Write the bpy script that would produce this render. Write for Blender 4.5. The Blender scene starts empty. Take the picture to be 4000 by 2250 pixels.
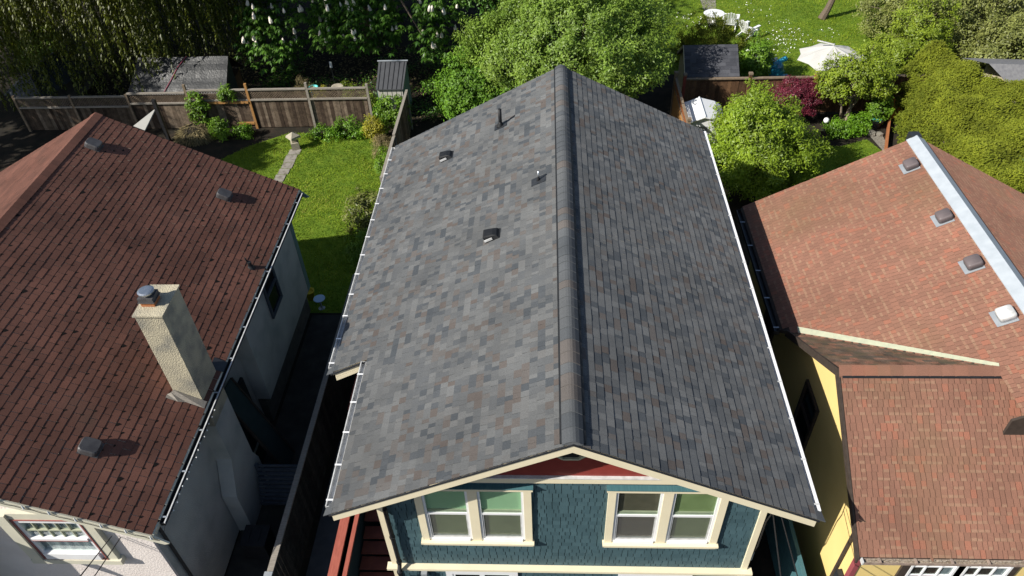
import bpy, math, random
import numpy as np
from mathutils import Vector
random.seed(7)
RG = np.random.default_rng(11)
SC = bpy.context.scene
COL = SC.collection
R = math.radians

# ------------------------------------------------------------------ camera, world, sun, exposure
GZ = 7.2                                   # ridge of the grey house above the ground
CF, CP, CY, CR = 2920.2, 0.7364, -0.0662, -0.0473
CPOS = np.array([-0.3544, -6.7686, 9.2768 + GZ])
fw = np.array([math.sin(CY) * math.cos(CP), math.cos(CY) * math.cos(CP), -math.sin(CP)])
rt0 = np.array([math.cos(CY), -math.sin(CY), 0.0])
up0 = np.cross(rt0, fw)
rt = math.cos(CR) * rt0 + math.sin(CR) * up0
up = -math.sin(CR) * rt0 + math.cos(CR) * up0
cam = bpy.data.cameras.new('camera')
cam.sensor_width = 36.0
cam.lens = CF / 4000 * 36.0
cam.clip_end = 500
cam.clip_start = 0.1
camo = bpy.data.objects.new('camera', cam)
COL.objects.link(camo)
from mathutils import Matrix
camo.matrix_world = Matrix(((rt[0], up[0], -fw[0], CPOS[0]), (rt[1], up[1], -fw[1], CPOS[1]),
                            (rt[2], up[2], -fw[2], CPOS[2]), (0, 0, 0, 1)))
SC.camera = camo

SUND = Vector((2.0, 1.0, -1.65)).normalized()      # direction the light travels
W = bpy.data.worlds.new('World')
SC.world = W
W.use_nodes = True
nt = W.node_tree
sky = nt.nodes.new('ShaderNodeTexSky')
sky.sky_type = 'NISHITA'
sky.sun_disc = False
sky.sun_elevation = math.asin(-SUND.z)
sky.sun_rotation = math.atan2(-SUND.x, -SUND.y)
bg = nt.nodes['Background']
bg.inputs['Strength'].default_value = 0.075
nt.links.new(sky.outputs[0], bg.inputs['Color'])
sl = bpy.data.lights.new('sun', 'SUN')
sl.energy = 5.0
sl.angle = R(0.5)
sl.color = (1.0, 0.95, 0.86)
so = bpy.data.objects.new('sun', sl)
so.rotation_euler = SUND.to_track_quat('-Z', 'Y').to_euler()
so.location = (-20, -10, 30)
COL.objects.link(so)
SC.view_settings.view_transform = 'Standard'
SC.view_settings.look = 'None'
SC.view_settings.exposure = 0.42
SC.view_settings.gamma = 1.0
SC.cycles.max_bounces = 6
SC.cycles.diffuse_bounces = 2
SC.cycles.transparent_max_bounces = 8

# ------------------------------------------------------------------ helpers
KD = 4000 / 2576.0
def at(u, v, z=0.0):
    """point at height z seen at (u, v) of the 2576 px wide view of the photograph"""
    d = fw + rt * (u * KD - 2000) / CF - up * (v * KD - 1125) / CF
    t = (z - CPOS[2]) / d[2]
    p = CPOS + d * t
    return Vector((p[0], p[1], z))

BASE = {}
def tag(o, label=None, cat=None, group=None, kind=None):
    if label: o['label'] = label
    if cat: o['category'] = cat
    if group: o['group'] = group
    if kind: o['kind'] = kind
    return o
def thing(name, label, cat, loc=(0, 0, 0), group=None):
    o = bpy.data.objects.new(name, None)
    o.empty_display_size = 0.3
    COL.objects.link(o)
    o.location = loc
    BASE[o.name] = Vector(loc)
    return tag(o, label, cat, group)
def children(o):
    return [c for c in COL.objects if c.parent == o]
def copy_tree(o, loc, label, group=None, rz=None):
    kids = {}
    for c in COL.objects:
        if c.parent: kids.setdefault(c.parent.name, []).append(c)
    def rec(a, par):
        c = a.copy(); COL.objects.link(c)
        c.parent = par
        for k in kids.get(a.name, []): rec(k, c)
        return c
    r = rec(o, None)
    r.location = loc
    BASE[r.name] = Vector(loc)
    if rz is not None: r.rotation_euler = (0, 0, rz)
    r['label'] = label
    if group: r['group'] = group
    return r

class MB:
    def __init__(s): s.v = []; s.f = []; s.a = []; s.m = None
    def add(s, vs, fs, val=0.5):
        b = len(s.v)
        if s.m: vs = [s.m(p) for p in vs]
        s.v += [tuple(p) for p in vs]
        for f in fs:
            s.f.append(tuple(i + b for i in f)); s.a.append(val)
        return s
    def quad(s, a, b, c, d, val=0.5): return s.add([a, b, c, d], [(0, 1, 2, 3)], val)
    def box(s, x0, x1, y0, y1, z0, z1, val=0.5):
        vs = [(x0, y0, z0), (x1, y0, z0), (x1, y1, z0), (x0, y1, z0), (x0, y0, z1), (x1, y0, z1), (x1, y1, z1), (x0, y1, z1)]
        return s.add(vs, [(0, 3, 2, 1), (4, 5, 6, 7), (0, 1, 5, 4), (1, 2, 6, 5), (2, 3, 7, 6), (3, 0, 4, 7)], val)
    def prism(s, poly, ext, val=0.5):
        """poly: 3D points, ext: vector"""
        n = len(poly); e = Vector(ext)
        vs = [Vector(p) for p in poly] + [Vector(p) + e for p in poly]
        fs = [tuple(range(n)), tuple(range(2 * n - 1, n - 1, -1))] + [(i, i + n, (i + 1) % n + n, (i + 1) % n) for i in range(n)]
        return s.add(vs, [tuple(reversed(f)) for f in fs], val)
    def beam(s, a, b, w, h, upv=(0, 0, 1), val=0.5):
        a = Vector(a); b = Vector(b); d = (b - a).normalized()
        x = d.cross(Vector(upv))
        if x.length < 1e-4: x = d.cross(Vector((1, 0, 0)))
        x.normalize(); z = x.cross(d)
        x *= w / 2; z *= h / 2
        vs = [a - x - z, a + x - z, a + x + z, a - x + z, b - x - z, b + x - z, b + x + z, b - x + z]
        return s.add(vs, [(0, 1, 2, 3), (7, 6, 5, 4), (0, 4, 5, 1), (1, 5, 6, 2), (2, 6, 7, 3), (3, 7, 4, 0)], val)
    def tube(s, pts, rad, n=6, val=0.5, cap=True):
        pts = [Vector(p) for p in pts]
        if not hasattr(rad, '__len__'): rad = [rad] * len(pts)
        vs = []; fs = []
        px = None
        for i, p in enumerate(pts):
            d = (pts[min(i + 1, len(pts) - 1)] - pts[max(i - 1, 0)])
            d = d.normalized() if d.length > 1e-9 else Vector((0, 0, 1))
            if px is None:
                px = d.cross(Vector((0, 0, 1)))
                if px.length < 1e-3: px = d.cross(Vector((1, 0, 0)))
            x = (px - d * px.dot(d)).normalized(); px = x
            y = d.cross(x)
            for k in range(n):
                t = 2 * math.pi * k / n
                vs.append(p + (x * math.cos(t) + y * math.sin(t)) * rad[i])
        for i in range(len(pts) - 1):
            for k in range(n):
                a = i * n + k; b = i * n + (k + 1) % n
                fs.append((a, b, b + n, a + n))
        if cap:
            fs.append(tuple(reversed(range(n)))); fs.append(tuple(range((len(pts) - 1) * n, len(pts) * n)))
        return s.add(vs, fs, val)
    def lathe(s, c, prof, n=16, val=0.5):
        """prof: (r, z) list"""
        c = Vector(c); vs = []; fs = []
        for r, z in prof:
            for k in range(n):
                t = 2 * math.pi * (k + .5) / n
                vs.append(c + Vector((r * math.cos(t), r * math.sin(t), z)))
        for i in range(len(prof) - 1):
            for k in range(n):
                a = i * n + k; b = i * n + (k + 1) % n
                fs.append((a, b, b + n, a + n))
        fs.append(tuple(reversed(range(n)))); fs.append(tuple(range((len(prof) - 1) * n, len(prof) * n)))
        return s.add(vs, fs, val)
    def rbox(s, w, d, h, r, top=0.85, z0=0.0, val=0.5, rim=0.35):
        """rounded box in local coords, centred in x, y; the upper edge rounds over"""
        def ring(k, z):
            o = []
            for cx, cy, a0 in ((1, 1, 0), (-1, 1, 90), (-1, -1, 180), (1, -1, 270)):
                for j in range(4):
                    a = R(a0 + 30 * j)
                    o.append((cx * (w / 2 - r) * k + r * k * math.cos(a), cy * (d / 2 - r) * k + r * k * math.sin(a), z))
            return o
        levels = [(1, z0), (1, z0 + h * (1 - rim)), (.97, z0 + h * (1 - rim * .5)), (top, z0 + h)]
        vs = []; fs = []
        for k, z in levels: vs += ring(k, z)
        n = 16
        for i in range(len(levels) - 1):
            for k in range(n):
                a = i * n + k; b = i * n + (k + 1) % n
                fs.append((a, b, b + n, a + n))
        fs.append(tuple(reversed(range(n)))); fs.append(tuple(range((len(levels) - 1) * n, len(levels) * n)))
        return s.add(vs, fs, val)
    def build(s, name, mat, parent=None, smooth=False, base=None):
        if parent is not None: b = BASE[parent.name]
        elif base is not None: b = Vector(base)
        else:
            a = np.array([tuple(p) for p in s.v]); mn = a.min(0); mx = a.max(0)
            b = Vector(((mn[0] + mx[0]) / 2, (mn[1] + mx[1]) / 2, mn[2]))
        me = bpy.data.meshes.new(name)
        me.from_pydata([(p[0] - b[0], p[1] - b[1], p[2] - b[2]) for p in s.v], [], s.f)
        at_ = me.attributes.new('v', 'FLOAT', 'FACE')
        at_.data.foreach_set('value', s.a)
        if smooth: me.polygons.foreach_set('use_smooth', [True] * len(s.f))
        me.materials.append(mat)
        me.update()
        o = bpy.data.objects.new(name, me)
        COL.objects.link(o)
        if parent is not None: o.parent = parent
        else: o.location = b
        BASE[o.name] = b
        return o
def frame(O, u, v, n):
    O = Vector(O); u = Vector(u); v = Vector(v); n = Vector(n)
    return lambda p: O + u * p[0] + v * p[1] + n * p[2]

# ------------------------------------------------------------------ materials
def newmat(name):
    m = bpy.data.materials.new(name); m.use_nodes = True
    return m, m.node_tree, m.node_tree.nodes['Principled BSDF']
def c4(c): return (c[0], c[1], c[2], 1)
def mat(name, c1, c2=None, scale=6.0, rough=0.7, bump=0.0, bscale=60.0, spec=0.3, metal=0.0, detail=4, stretch=None, c3=None):
    m, t, p = newmat(name)
    p.inputs['Roughness'].default_value = rough
    p.inputs['Metallic'].default_value = metal
    p.inputs['Specular IOR Level'].default_value = spec
    p.inputs['Base Color'].default_value = c4(c1)
    co = t.nodes.new('ShaderNodeTexCoord')
    src = co.outputs['Object']
    if stretch:
        mp = t.nodes.new('ShaderNodeMapping'); mp.inputs['Scale'].default_value = stretch
        t.links.new(src, mp.inputs[0]); src = mp.outputs[0]
    if c2:
        n = t.nodes.new('ShaderNodeTexNoise'); n.inputs['Scale'].default_value = scale; n.inputs['Detail'].default_value = detail
        t.links.new(src, n.inputs['Vector'])
        r = t.nodes.new('ShaderNodeValToRGB')
        r.color_ramp.elements[0].position = 0.32; r.color_ramp.elements[1].position = 0.68
        r.color_ramp.elements[0].color = c4(c1); r.color_ramp.elements[1].color = c4(c2)
        if c3:
            e = r.color_ramp.elements.new(0.5); e.color = c4(c3)
        t.links.new(n.outputs[0], r.inputs[0]); t.links.new(r.outputs[0], p.inputs['Base Color'])
    if bump:
        n = t.nodes.new('ShaderNodeTexNoise'); n.inputs['Scale'].default_value = bscale; n.inputs['Detail'].default_value = 3
        t.links.new(src, n.inputs['Vector'])
        b = t.nodes.new('ShaderNodeBump'); b.inputs['Strength'].default_value = bump; b.inputs['Distance'].default_value = 0.02
        t.links.new(n.outputs[0], b.inputs['Height']); t.links.new(b.outputs[0], p.inputs['Normal'])
    return m
def amat(name, cols, rough=0.9, interp='LINEAR', noise=0.25, nscale=9.0, fine=0.25, fscale=180.0, spec=0.15, trans=0.0, stain=None):
    """colour per shingle / leaf (face attribute v) through a ramp, times a soft and a grainy noise"""
    m, t, p = newmat(name)
    p.inputs['Roughness'].default_value = rough
    p.inputs['Specular IOR Level'].default_value = spec
    if rough >= .9: p.inputs['Diffuse Roughness'].default_value = 0.7
    a = t.nodes.new('ShaderNodeAttribute'); a.attribute_name = 'v'
    r = t.nodes.new('ShaderNodeValToRGB'); r.color_ramp.interpolation = interp
    els = r.color_ramp.elements
    while len(els) < len(cols): els.new(0.5)
    for e, (pos, c) in zip(els, cols): e.position = pos; e.color = c4(c)
    t.links.new(a.outputs['Fac'], r.inputs[0])
    out = r.outputs[0]
    co = t.nodes.new('ShaderNodeTexCoord')
    for amt, scl in ((noise, nscale), (fine, fscale)):
        if not amt: continue
        n = t.nodes.new('ShaderNodeTexNoise'); n.inputs['Scale'].default_value = scl; n.inputs['Detail'].default_value = 3
        t.links.new(co.outputs['Object'], n.inputs['Vector'])
        mr = t.nodes.new('ShaderNodeMapRange')
        mr.inputs['From Min'].default_value = 0.3; mr.inputs['From Max'].default_value = 0.7
        mr.inputs['To Min'].default_value = 1 - amt; mr.inputs['To Max'].default_value = 1 + amt
        t.links.new(n.outputs[0], mr.inputs[0])
        mx = t.nodes.new('ShaderNodeVectorMath'); mx.operation = 'SCALE'
        t.links.new(out, mx.inputs[0]); t.links.new(mr.outputs[0], mx.inputs['Scale'])
        out = mx.outputs[0]
    if stain:
        c, scl, lo, hi = stain
        n = t.nodes.new('ShaderNodeTexNoise'); n.inputs['Scale'].default_value = scl; n.inputs['Detail'].default_value = 6
        t.links.new(co.outputs['Object'], n.inputs['Vector'])
        mr = t.nodes.new('ShaderNodeMapRange'); mr.inputs['From Min'].default_value = lo; mr.inputs['From Max'].default_value = hi
        mr.inputs['To Max'].default_value = 0.75
        t.links.new(n.outputs[0], mr.inputs[0])
        mx = t.nodes.new('ShaderNodeMix'); mx.data_type = 'RGBA'
        t.links.new(mr.outputs[0], mx.inputs[0]); t.links.new(out, mx.inputs[6]); mx.inputs[7].default_value = c4(c)
        out = mx.outputs[2]
    t.links.new(out, p.inputs['Base Color'])
    if trans:
        tr = t.nodes.new('ShaderNodeBsdfTranslucent')
        t.links.new(out, tr.inputs['Color'])
        ms = t.nodes.new('ShaderNodeMixShader'); ms.inputs[0].default_value = trans
        t.links.new(p.outputs[0], ms.inputs[1]); t.links.new(tr.outputs[0], ms.inputs[2])
        t.links.new(ms.outputs[0], t.nodes['Material Output'].inputs[0])
    return m
def leafmat(name, dark, light, trans=0.3, rough=0.45, spec=0.35):
    mid = tuple((a + b) / 2 for a, b in zip(dark, light))
    return amat(name, [(0, dark), (0.5, mid), (1, light)], rough=rough, noise=0.3, nscale=1.1, fine=0, spec=spec, trans=trans)
def glassmat(name, tint=(1, 1, 1), refl=0.25):
    m, t, p = newmat(name)
    t.nodes.remove(p)
    tr = t.nodes.new('ShaderNodeBsdfTransparent'); tr.inputs[0].default_value = c4(tint)
    gl = t.nodes.new('ShaderNodeBsdfGlossy'); gl.inputs['Roughness'].default_value = 0.03
    fr = t.nodes.new('ShaderNodeLayerWeight'); fr.inputs[0].default_value = 0.25
    pw = t.nodes.new('ShaderNodeMath'); pw.operation = 'POWER'; pw.inputs[1].default_value = 2.5
    t.links.new(fr.outputs['Facing'], pw.inputs[0])
    mr = t.nodes.new('ShaderNodeMath'); mr.operation = 'MULTIPLY_ADD'; mr.inputs[1].default_value = 0.6; mr.inputs[2].default_value = refl * .25
    t.links.new(pw.outputs[0], mr.inputs[0])
    mx = t.nodes.new('ShaderNodeMixShader')
    t.links.new(mr.outputs[0], mx.inputs[0]); t.links.new(tr.outputs[0], mx.inputs[1]); t.links.new(gl.outputs[0], mx.inputs[2])
    t.links.new(mx.outputs[0], t.nodes['Material Output'].inputs[0])
    return m
def screenmat(name, c, k):
    m, t, p = newmat(name)
    p.inputs['Base Color'].default_value = c4(c); p.inputs['Roughness'].default_value = 0.8
    tr = t.nodes.new('ShaderNodeBsdfTransparent')
    mx = t.nodes.new('ShaderNodeMixShader'); mx.inputs[0].default_value = k
    t.links.new(tr.outputs[0], mx.inputs[1]); t.links.new(p.outputs[0], mx.inputs[2])
    t.links.new(mx.outputs[0], t.nodes['Material Output'].inputs[0])
    return m

M = {}
M['grey_shingle'] = amat('grey_shingle', [(0, (.066, .074, .083)), (.22, (.091, .098, .106)), (.45, (.113, .117, .120)), (.66, (.143, .147, .149)),
                                          (.8, (.120, .115, .112)), (.9, (.114, .102, .096)), (1, (.102, .087, .080))], noise=.14, nscale=.9, fine=.36, fscale=140, stain=((.095, .096, .094), .35, .54, .82))
M['brown_shingle'] = amat('brown_shingle', [(0, (.012, .010, .009)), (.08, (.012, .010, .009)), (.1, (.115, .056, .043)), (.5, (.148, .069, .051)), (1, (.185, .083, .06))],
                          noise=.22, nscale=.9, fine=.35, fscale=140, stain=((.07, .06, .045), .8, .62, .85))
M['red_shingle'] = amat('red_shingle', [(0, (.205, .108, .077)), (.3, (.228, .118, .084)), (.55, (.248, .126, .089)), (.62, (.254, .128, .089)), (.72, (.278, .125, .085)), (.8, (.283, .122, .082)),
                                        (.9, (.258, .150, .102)), (1, (.278, .166, .113))], noise=.13, nscale=.6, fine=.28, fscale=140, stain=((.165, .112, .062), .5, .5, .85))
M['moss_shingle'] = amat('moss_shingle', [(0, (.06, .05, .04)), (.5, (.10, .065, .048)), (1, (.16, .08, .055))], noise=.4, nscale=4, fine=.5, fscale=60, stain=((.07, .06, .035), 3, .45, .7))
M['black_shingle'] = amat('black_shingle', [(0, (.06, .063, .075)), (1, (.095, .098, .112))], noise=.15, nscale=2, fine=.35, fscale=120)
M['dark_metal'] = mat('dark_metal', (.02, .022, .026), (.03, .032, .036), 8, .45, spec=.5)
M['black_rubber'] = mat('black_rubber', (.012, .013, .015), (.02, .021, .023), 10, .55)
M['white_metal'] = mat('white_metal', (.66, .665, .665), (.46, .46, .45), 9, .35, spec=.5)
M['pale_metal'] = mat('pale_metal', (.44, .48, .52), (.37, .41, .45), 5, .45, spec=.5)
M['grey_metal'] = mat('grey_metal', (.42, .45, .48), (.34, .37, .40), 6, .35, spec=.5, metal=.3)
M['worn_grey'] = mat('worn_grey', (.085, .083, .086), (.055, .052, .055), 6, .5, spec=.4)
M['galv'] = mat('galv', (.55, .58, .62), (.42, .46, .5), 8, .3, metal=.85, spec=.5)
M['cream'] = mat('cream', (.80, .72, .52), (.76, .675, .485), 3, .55, bump=.05, bscale=40)
M['white_paint'] = mat('white_paint', (.85, .86, .87), (.8, .8, .81), 4, .4, spec=.5)
M['teal'] = amat('teal', [(0, (.047, .090, .106)), (1, (.062, .114, .132))], rough=.6, noise=.1, nscale=2, fine=.08, fscale=60, spec=.3)
M['teal_dark'] = mat('teal_dark', (.016, .034, .042), None, rough=.8)
M['teal_wood'] = mat('teal_wood', (.05, .13, .15), (.07, .165, .185), 5, .6, bump=.2, bscale=30, stretch=(8, .6, .6))
M['red_lap'] = mat('red_lap', (.20, .032, .026), (.23, .038, .03), 6, .55)
M['red_wood'] = mat('red_wood', (.32, .085, .06), (.40, .115, .08), 9, .6, bump=.25, bscale=25, stretch=(3, .5, 3))
M['dark_red'] = mat('dark_red', (.12, .035, .028), (.16, .048, .036), 6, .7)
M['stucco_grey'] = mat('stucco_grey', (.54, .545, .51), (.38, .39, .37), 1.2, .92, bump=.7, bscale=55, c3=(.49, .49, .46))
M['stucco_pink'] = mat('stucco_pink', (.80, .73, .69), (.74, .67, .63), 2.5, .9, bump=.55, bscale=26)
M['stucco_cream'] = mat('stucco_cream', (.50, .45, .325), (.27, .255, .21), 2.4, .92, bump=1.0, bscale=38, c3=(.44, .395, .29), detail=8)
M['foundation'] = mat('foundation', (.10, .095, .085), (.15, .14, .125), 4, .9, bump=.3)
M['pale_trim'] = mat('pale_trim', (.66, .63, .50), (.58, .56, .46), 4, .6, bump=.1)
M['red_trim'] = mat('red_trim', (.33, .12, .105), (.28, .10, .09), 8, .5)
M['yellow'] = mat('yellow', (.80, .61, .25), (.75, .57, .225), 1.5, .75, bump=.15, bscale=60)
M['pink_trim'] = mat('pink_trim', (.30, .075, .085), (.26, .065, .075), 5, .6)
M['brown_trim'] = mat('brown_trim', (.04, .03, .024), (.06, .045, .036), 10, .75, bump=.2)
M['pale_flash'] = mat('pale_flash', (.46, .47, .34), (.38, .40, .30), 9, .5)
M['old_gutter'] = mat('old_gutter', (.36, .27, .21), (.22, .16, .125), 9, .8, bump=.3, bscale=30, c3=(.30, .23, .19))
M['debris'] = mat('debris', (.42, .36, .29), (.20, .15, .11), 30, .95, bump=.8, bscale=60)
M['glass'] = glassmat('glass', (.93, .97, .95), .25)
M['dark_glass'] = mat('dark_glass', (.008, .009, .011), (.02, .02, .024), 2, .06, spec=.6)
M['screen'] = screenmat('screen', (.15, .145, .14), .42)
M['green_blind'] = mat('green_blind', (.42, .62, .40), (.38, .57, .36), 3, .8)
M['olive_blind'] = mat('olive_blind', (.22, .28, .12), (.30, .36, .17), 2.5, .8)
M['brown_blind'] = mat('brown_blind', (.14, .115, .085), (.10, .085, .06), 4, .8)
M['curtain'] = mat('curtain', (.36, .38, .41), (.16, .19, .25), 3, .85, stretch=(7, 1, 1))
M['room'] = mat('room', (.03, .03, .03), (.07, .035, .03), 3, .9)
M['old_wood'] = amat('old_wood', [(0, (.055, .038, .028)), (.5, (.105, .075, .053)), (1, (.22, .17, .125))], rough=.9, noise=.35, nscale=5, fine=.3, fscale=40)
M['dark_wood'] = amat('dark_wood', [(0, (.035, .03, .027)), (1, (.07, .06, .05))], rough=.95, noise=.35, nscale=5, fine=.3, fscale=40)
M['grey_wood'] = mat('grey_wood', (.33, .30, .26), (.22, .195, .165), 10, .9, bump=.3, stretch=(.6, 6, 6), bscale=20)
M['new_wood'] = mat('new_wood', (.42, .22, .075), (.34, .17, .06), 8, .75, stretch=(1, 4, 4))
M['brown_wood'] = amat('brown_wood', [(0, (.075, .042, .024)), (.6, (.12, .066, .036)), (1, (.17, .095, .05))], rough=.8, noise=.2, nscale=6, fine=.2, fscale=40)
M['cap_wood'] = mat('cap_wood', (.25, .19, .135), (.18, .135, .09), 7, .8)
M['post_red'] = mat('post_red', (.30, .07, .045), (.22, .05, .035), 5, .7)
M['tarp'] = mat('tarp', (.018, .020, .022), (.030, .032, .035), 3, .42, bump=.5, bscale=14, spec=.5)
M['rope'] = mat('rope', (.34, .07, .11), None, rough=.7)
M['ribbed'] = mat('ribbed', (.075, .078, .085), (.06, .062, .068), 4, .5, spec=.4)
M['pale_panel'] = mat('pale_panel', (.55, .54, .48), (.48, .47, .42), 3, .6)
M['greyteal'] = mat('greyteal', (.17, .26, .25), (.13, .21, .20), 5, .6)
M['slate'] = mat('slate', (.055, .065, .08), (.08, .092, .11), 6, .8, bump=.2)
M['beige'] = mat('beige', (.45, .40, .28), (.38, .33, .23), 4, .7)
M['concrete'] = mat('concrete', (.30, .28, .245), (.16, .14, .115), 5, .95, bump=.4, c3=(.27, .25, .22))
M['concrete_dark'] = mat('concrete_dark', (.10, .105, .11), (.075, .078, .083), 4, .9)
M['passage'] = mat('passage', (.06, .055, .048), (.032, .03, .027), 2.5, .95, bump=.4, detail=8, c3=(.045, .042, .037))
M['soil'] = mat('soil', (.014, .011, .009), (.036, .025, .017), 1.8, 1.0, bump=.8, bscale=8, detail=8, c3=(.02, .017, .011))
M['gravel'] = mat('gravel', (.28, .26, .22), (.14, .13, .11), 14, .95, bump=.8, bscale=20)
M['lawn'] = mat('lawn', (.075, .14, .008), (.16, .23, .018), 2.6, .95, bump=.9, bscale=30, detail=9, c3=(.115, .19, .011))
M['stone'] = mat('stone', (.42, .38, .30), (.33, .30, .235), 7, .9, bump=.3)
M['bark'] = mat('bark', (.10, .075, .055), (.18, .14, .105), 12, .95, bump=.6, stretch=(5, 5, 1))
M['pale_bark'] = mat('pale_bark', (.24, .19, .14), (.33, .27, .20), 10, .9, bump=.4)
M['white_cloth'] = mat('white_cloth', (.58, .57, .535), (.54, .53, .50), 2, .8)
M['white_plastic'] = mat('white_plastic', (.85, .86, .87), None, rough=.4, spec=.5)
M['blue_film'] = mat('blue_film', (.01, .12, .22), (.05, .42, .60), 3.5, .18, bump=1.0, bscale=6, spec=.7)
M['sky_blue'] = mat('sky_blue', (.05, .45, .65), (.09, .55, .72), 4, .3)
M['cyan_pot'] = mat('cyan_pot', (.13, .62, .60), (.10, .52, .52), 4, .4)
M['yellow_plastic'] = mat('yellow_plastic', (.50, .38, .02), (.40, .30, .02), 4, .5)
M['pale_blue'] = mat('pale_blue', (.42, .58, .75), (.36, .5, .66), 4, .5)
M['orange'] = mat('orange', (.75, .25, .03), (.68, .22, .03), 3, .4)
M['black_pot'] = mat('black_pot', (.015, .015, .017), (.025, .025, .027), 5, .5)
M['copper_clay'] = mat('copper_clay', (.40, .16, .065), (.33, .12, .05), 6, .7)
M['wire'] = mat('wire', (.015, .015, .016), None, rough=.6)
M['bulb'] = mat('bulb', (.85, .86, .84), None, rough=.3, spec=.6)
M['petal'] = mat('petal', (.85, .80, .70), (.80, .70, .60), 20, .7)
M['white_petal'] = mat('white_petal', (.85, .85, .82), None, rough=.7)
M['grass'] = amat('grass', [(0, (.085, .15, .008)), (.45, (.17, .255, .012)), (.8, (.27, .35, .022)), (1, (.38, .37, .08))], rough=.6, noise=.25, nscale=.8, fine=0, trans=.25)
M['straw'] = amat('straw', [(0, (.15, .125, .06)), (1, (.36, .29, .155))], rough=.9, noise=.2, nscale=3, fine=0, trans=.1)
M['leaf_apple'] = leafmat('leaf_apple', (.11, .20, .02), (.27, .39, .06), .35)
M['leaf_laurel'] = leafmat('leaf_laurel', (.06, .15, .012), (.16, .31, .025), .25, .5, .25)
M['leaf_chestnut'] = leafmat('leaf_chestnut', (.035, .11, .012), (.12, .24, .028), .3)
M['leaf_willow'] = leafmat('leaf_willow', (.05, .065, .006), (.19, .22, .02), .3)
M['leaf_lime'] = leafmat('leaf_lime', (.13, .215, .012), (.29, .40, .03), .35)
M['leaf_cedar'] = leafmat('leaf_cedar', (.09, .12, .009), (.22, .245, .02), .2, .7, .2)
M['leaf_olive'] = leafmat('leaf_olive', (.12, .145, .030), (.28, .30, .085), .3)
M['leaf_maple'] = leafmat('leaf_maple', (.14, .21, .015), (.29, .37, .03), .35)
M['leaf_green'] = leafmat('leaf_green', (.09, .20, .012), (.21, .36, .03), .35)
M['leaf_juniper'] = leafmat('leaf_juniper', (.10, .125, .012), (.24, .27, .028), .2, .7, .2)
M['leaf_red'] = leafmat('leaf_red', (.075, .008, .02), (.22, .03, .055), .3)
M['leaf_yellow'] = leafmat('leaf_yellow', (.22, .24, .02), (.50, .44, .04), .3)
M['leaf_rhodo'] = leafmat('leaf_rhodo', (.07, .12, .014), (.24, .28, .10), .15, .3, .5)
M['leaf_fern'] = leafmat('leaf_fern', (.08, .20, .008), (.18, .34, .022), .35)

# ------------------------------------------------------------------ shingles
def shingles(mb, O, u, v, n, nrow, c, urange, tab=(0.1, 0.28), thick=(.004, .010), val=None, tan=False, slot=0.0, gap=.003, v0=0.0, dirt=0.0, starter=True):
    """courses of tabs; O on the ridge, u along the eave, v down the slope"""
    O = Vector(O); u = Vector(u).normalized(); v = Vector(v).normalized(); n = Vector(n).normalized()
    P = lambda a, b, h: O + u * a + v * b + n * h
    vs, fs, av = mb.v, mb.f, mb.a
    def q(a, b, cc, d, x):
        i = len(vs); vs.extend((tuple(a), tuple(b), tuple(cc), tuple(d))); fs.append((i, i + 1, i + 2, i + 3)); av.append(x)
    for i in range(nrow):
        a0 = v0 + i * c; a1 = a1_ = v0 + (i + 1) * c
        ur = urange(a0 + c * .5)
        if ur is None: continue
        u0, u1 = ur
        x = u0 + (random.uniform(-1, 0) * tab[1] if tab[0] != tab[1] else -((i % 2) * tab[0] / 2 + random.uniform(0, .03)))
        prev = None
        while x < u1:
            w = random.uniform(*tab)
            xa = max(x, u0); xb = min(x + w, u1)
            x += w
            if xb - xa < .012: continue
            if prev is None or random.random() < .9 or tan: val_ = val()
            else: val_ = prev
            prev = val_
            t = random.uniform(*thick)
            a1 = a1_ + (random.uniform(-.007, .005) if dirt > .5 else random.uniform(-.002, .002))
            xa2 = xa + slot * .5; xb2 = xb - slot * .5 - gap * .5
            if tan:
                b = a1 - c * random.uniform(.30, .40)
                k = val_[1]
                th = t * .8
                q(P(xa2, a0, t * .25), P(xb2, a0, t * .25), P(xb2, b, th), P(xa2, b, th), val_[0])
                q(P(xa2, b, th), P(xb2, b, th), P(xb2, a1, t), P(xa2, a1, t), k)
                q(P(xa2, a1, t), P(xb2, a1, t), P(xb2, a1, -.003), P(xa2, a1, -.003), val_[0] * .3)
            else:
                q(P(xa2, a0, t * .2), P(xb2, a0, t * .2), P(xb2, a1, t), P(xa2, a1, t), val_)
                q(P(xa2, a1, t), P(xb2, a1, t), P(xb2, a1, -.003), P(xa2, a1, -.003), val_)
            if dirt and random.random() < dirt:
                s_ = random.uniform(.018, .042) * (2.2 if random.random() < .05 else 1); l_ = s_ * random.uniform(.8, 1.8)
                p = xb; h = t * .8
                q(P(p - s_, a1 - .002, .004), P(p + s_ * .4, a1 - .002, .012), P(p + s_ * .2, a1 + l_, .010), P(p - s_ * .7, a1 + l_ * .5, .005), 0.02)

def grey_val():
    r = random.random()
    if r < .15: return random.uniform(0, .16)
    if r < .68: return random.uniform(.3, .58)
    if r < .84: return random.uniform(.6, .72)
    return random.uniform(.8, 1.0)
def brown_val(): return random.betavariate(3, 3) * .9 + .1
def red_val():
    r = random.random()
    a = random.uniform(.72, .8) if r < .12 else random.uniform(0.05, .6)
    b = random.uniform(.88, 1.0) if random.random() < .45 else a
    return (a, b)

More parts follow.
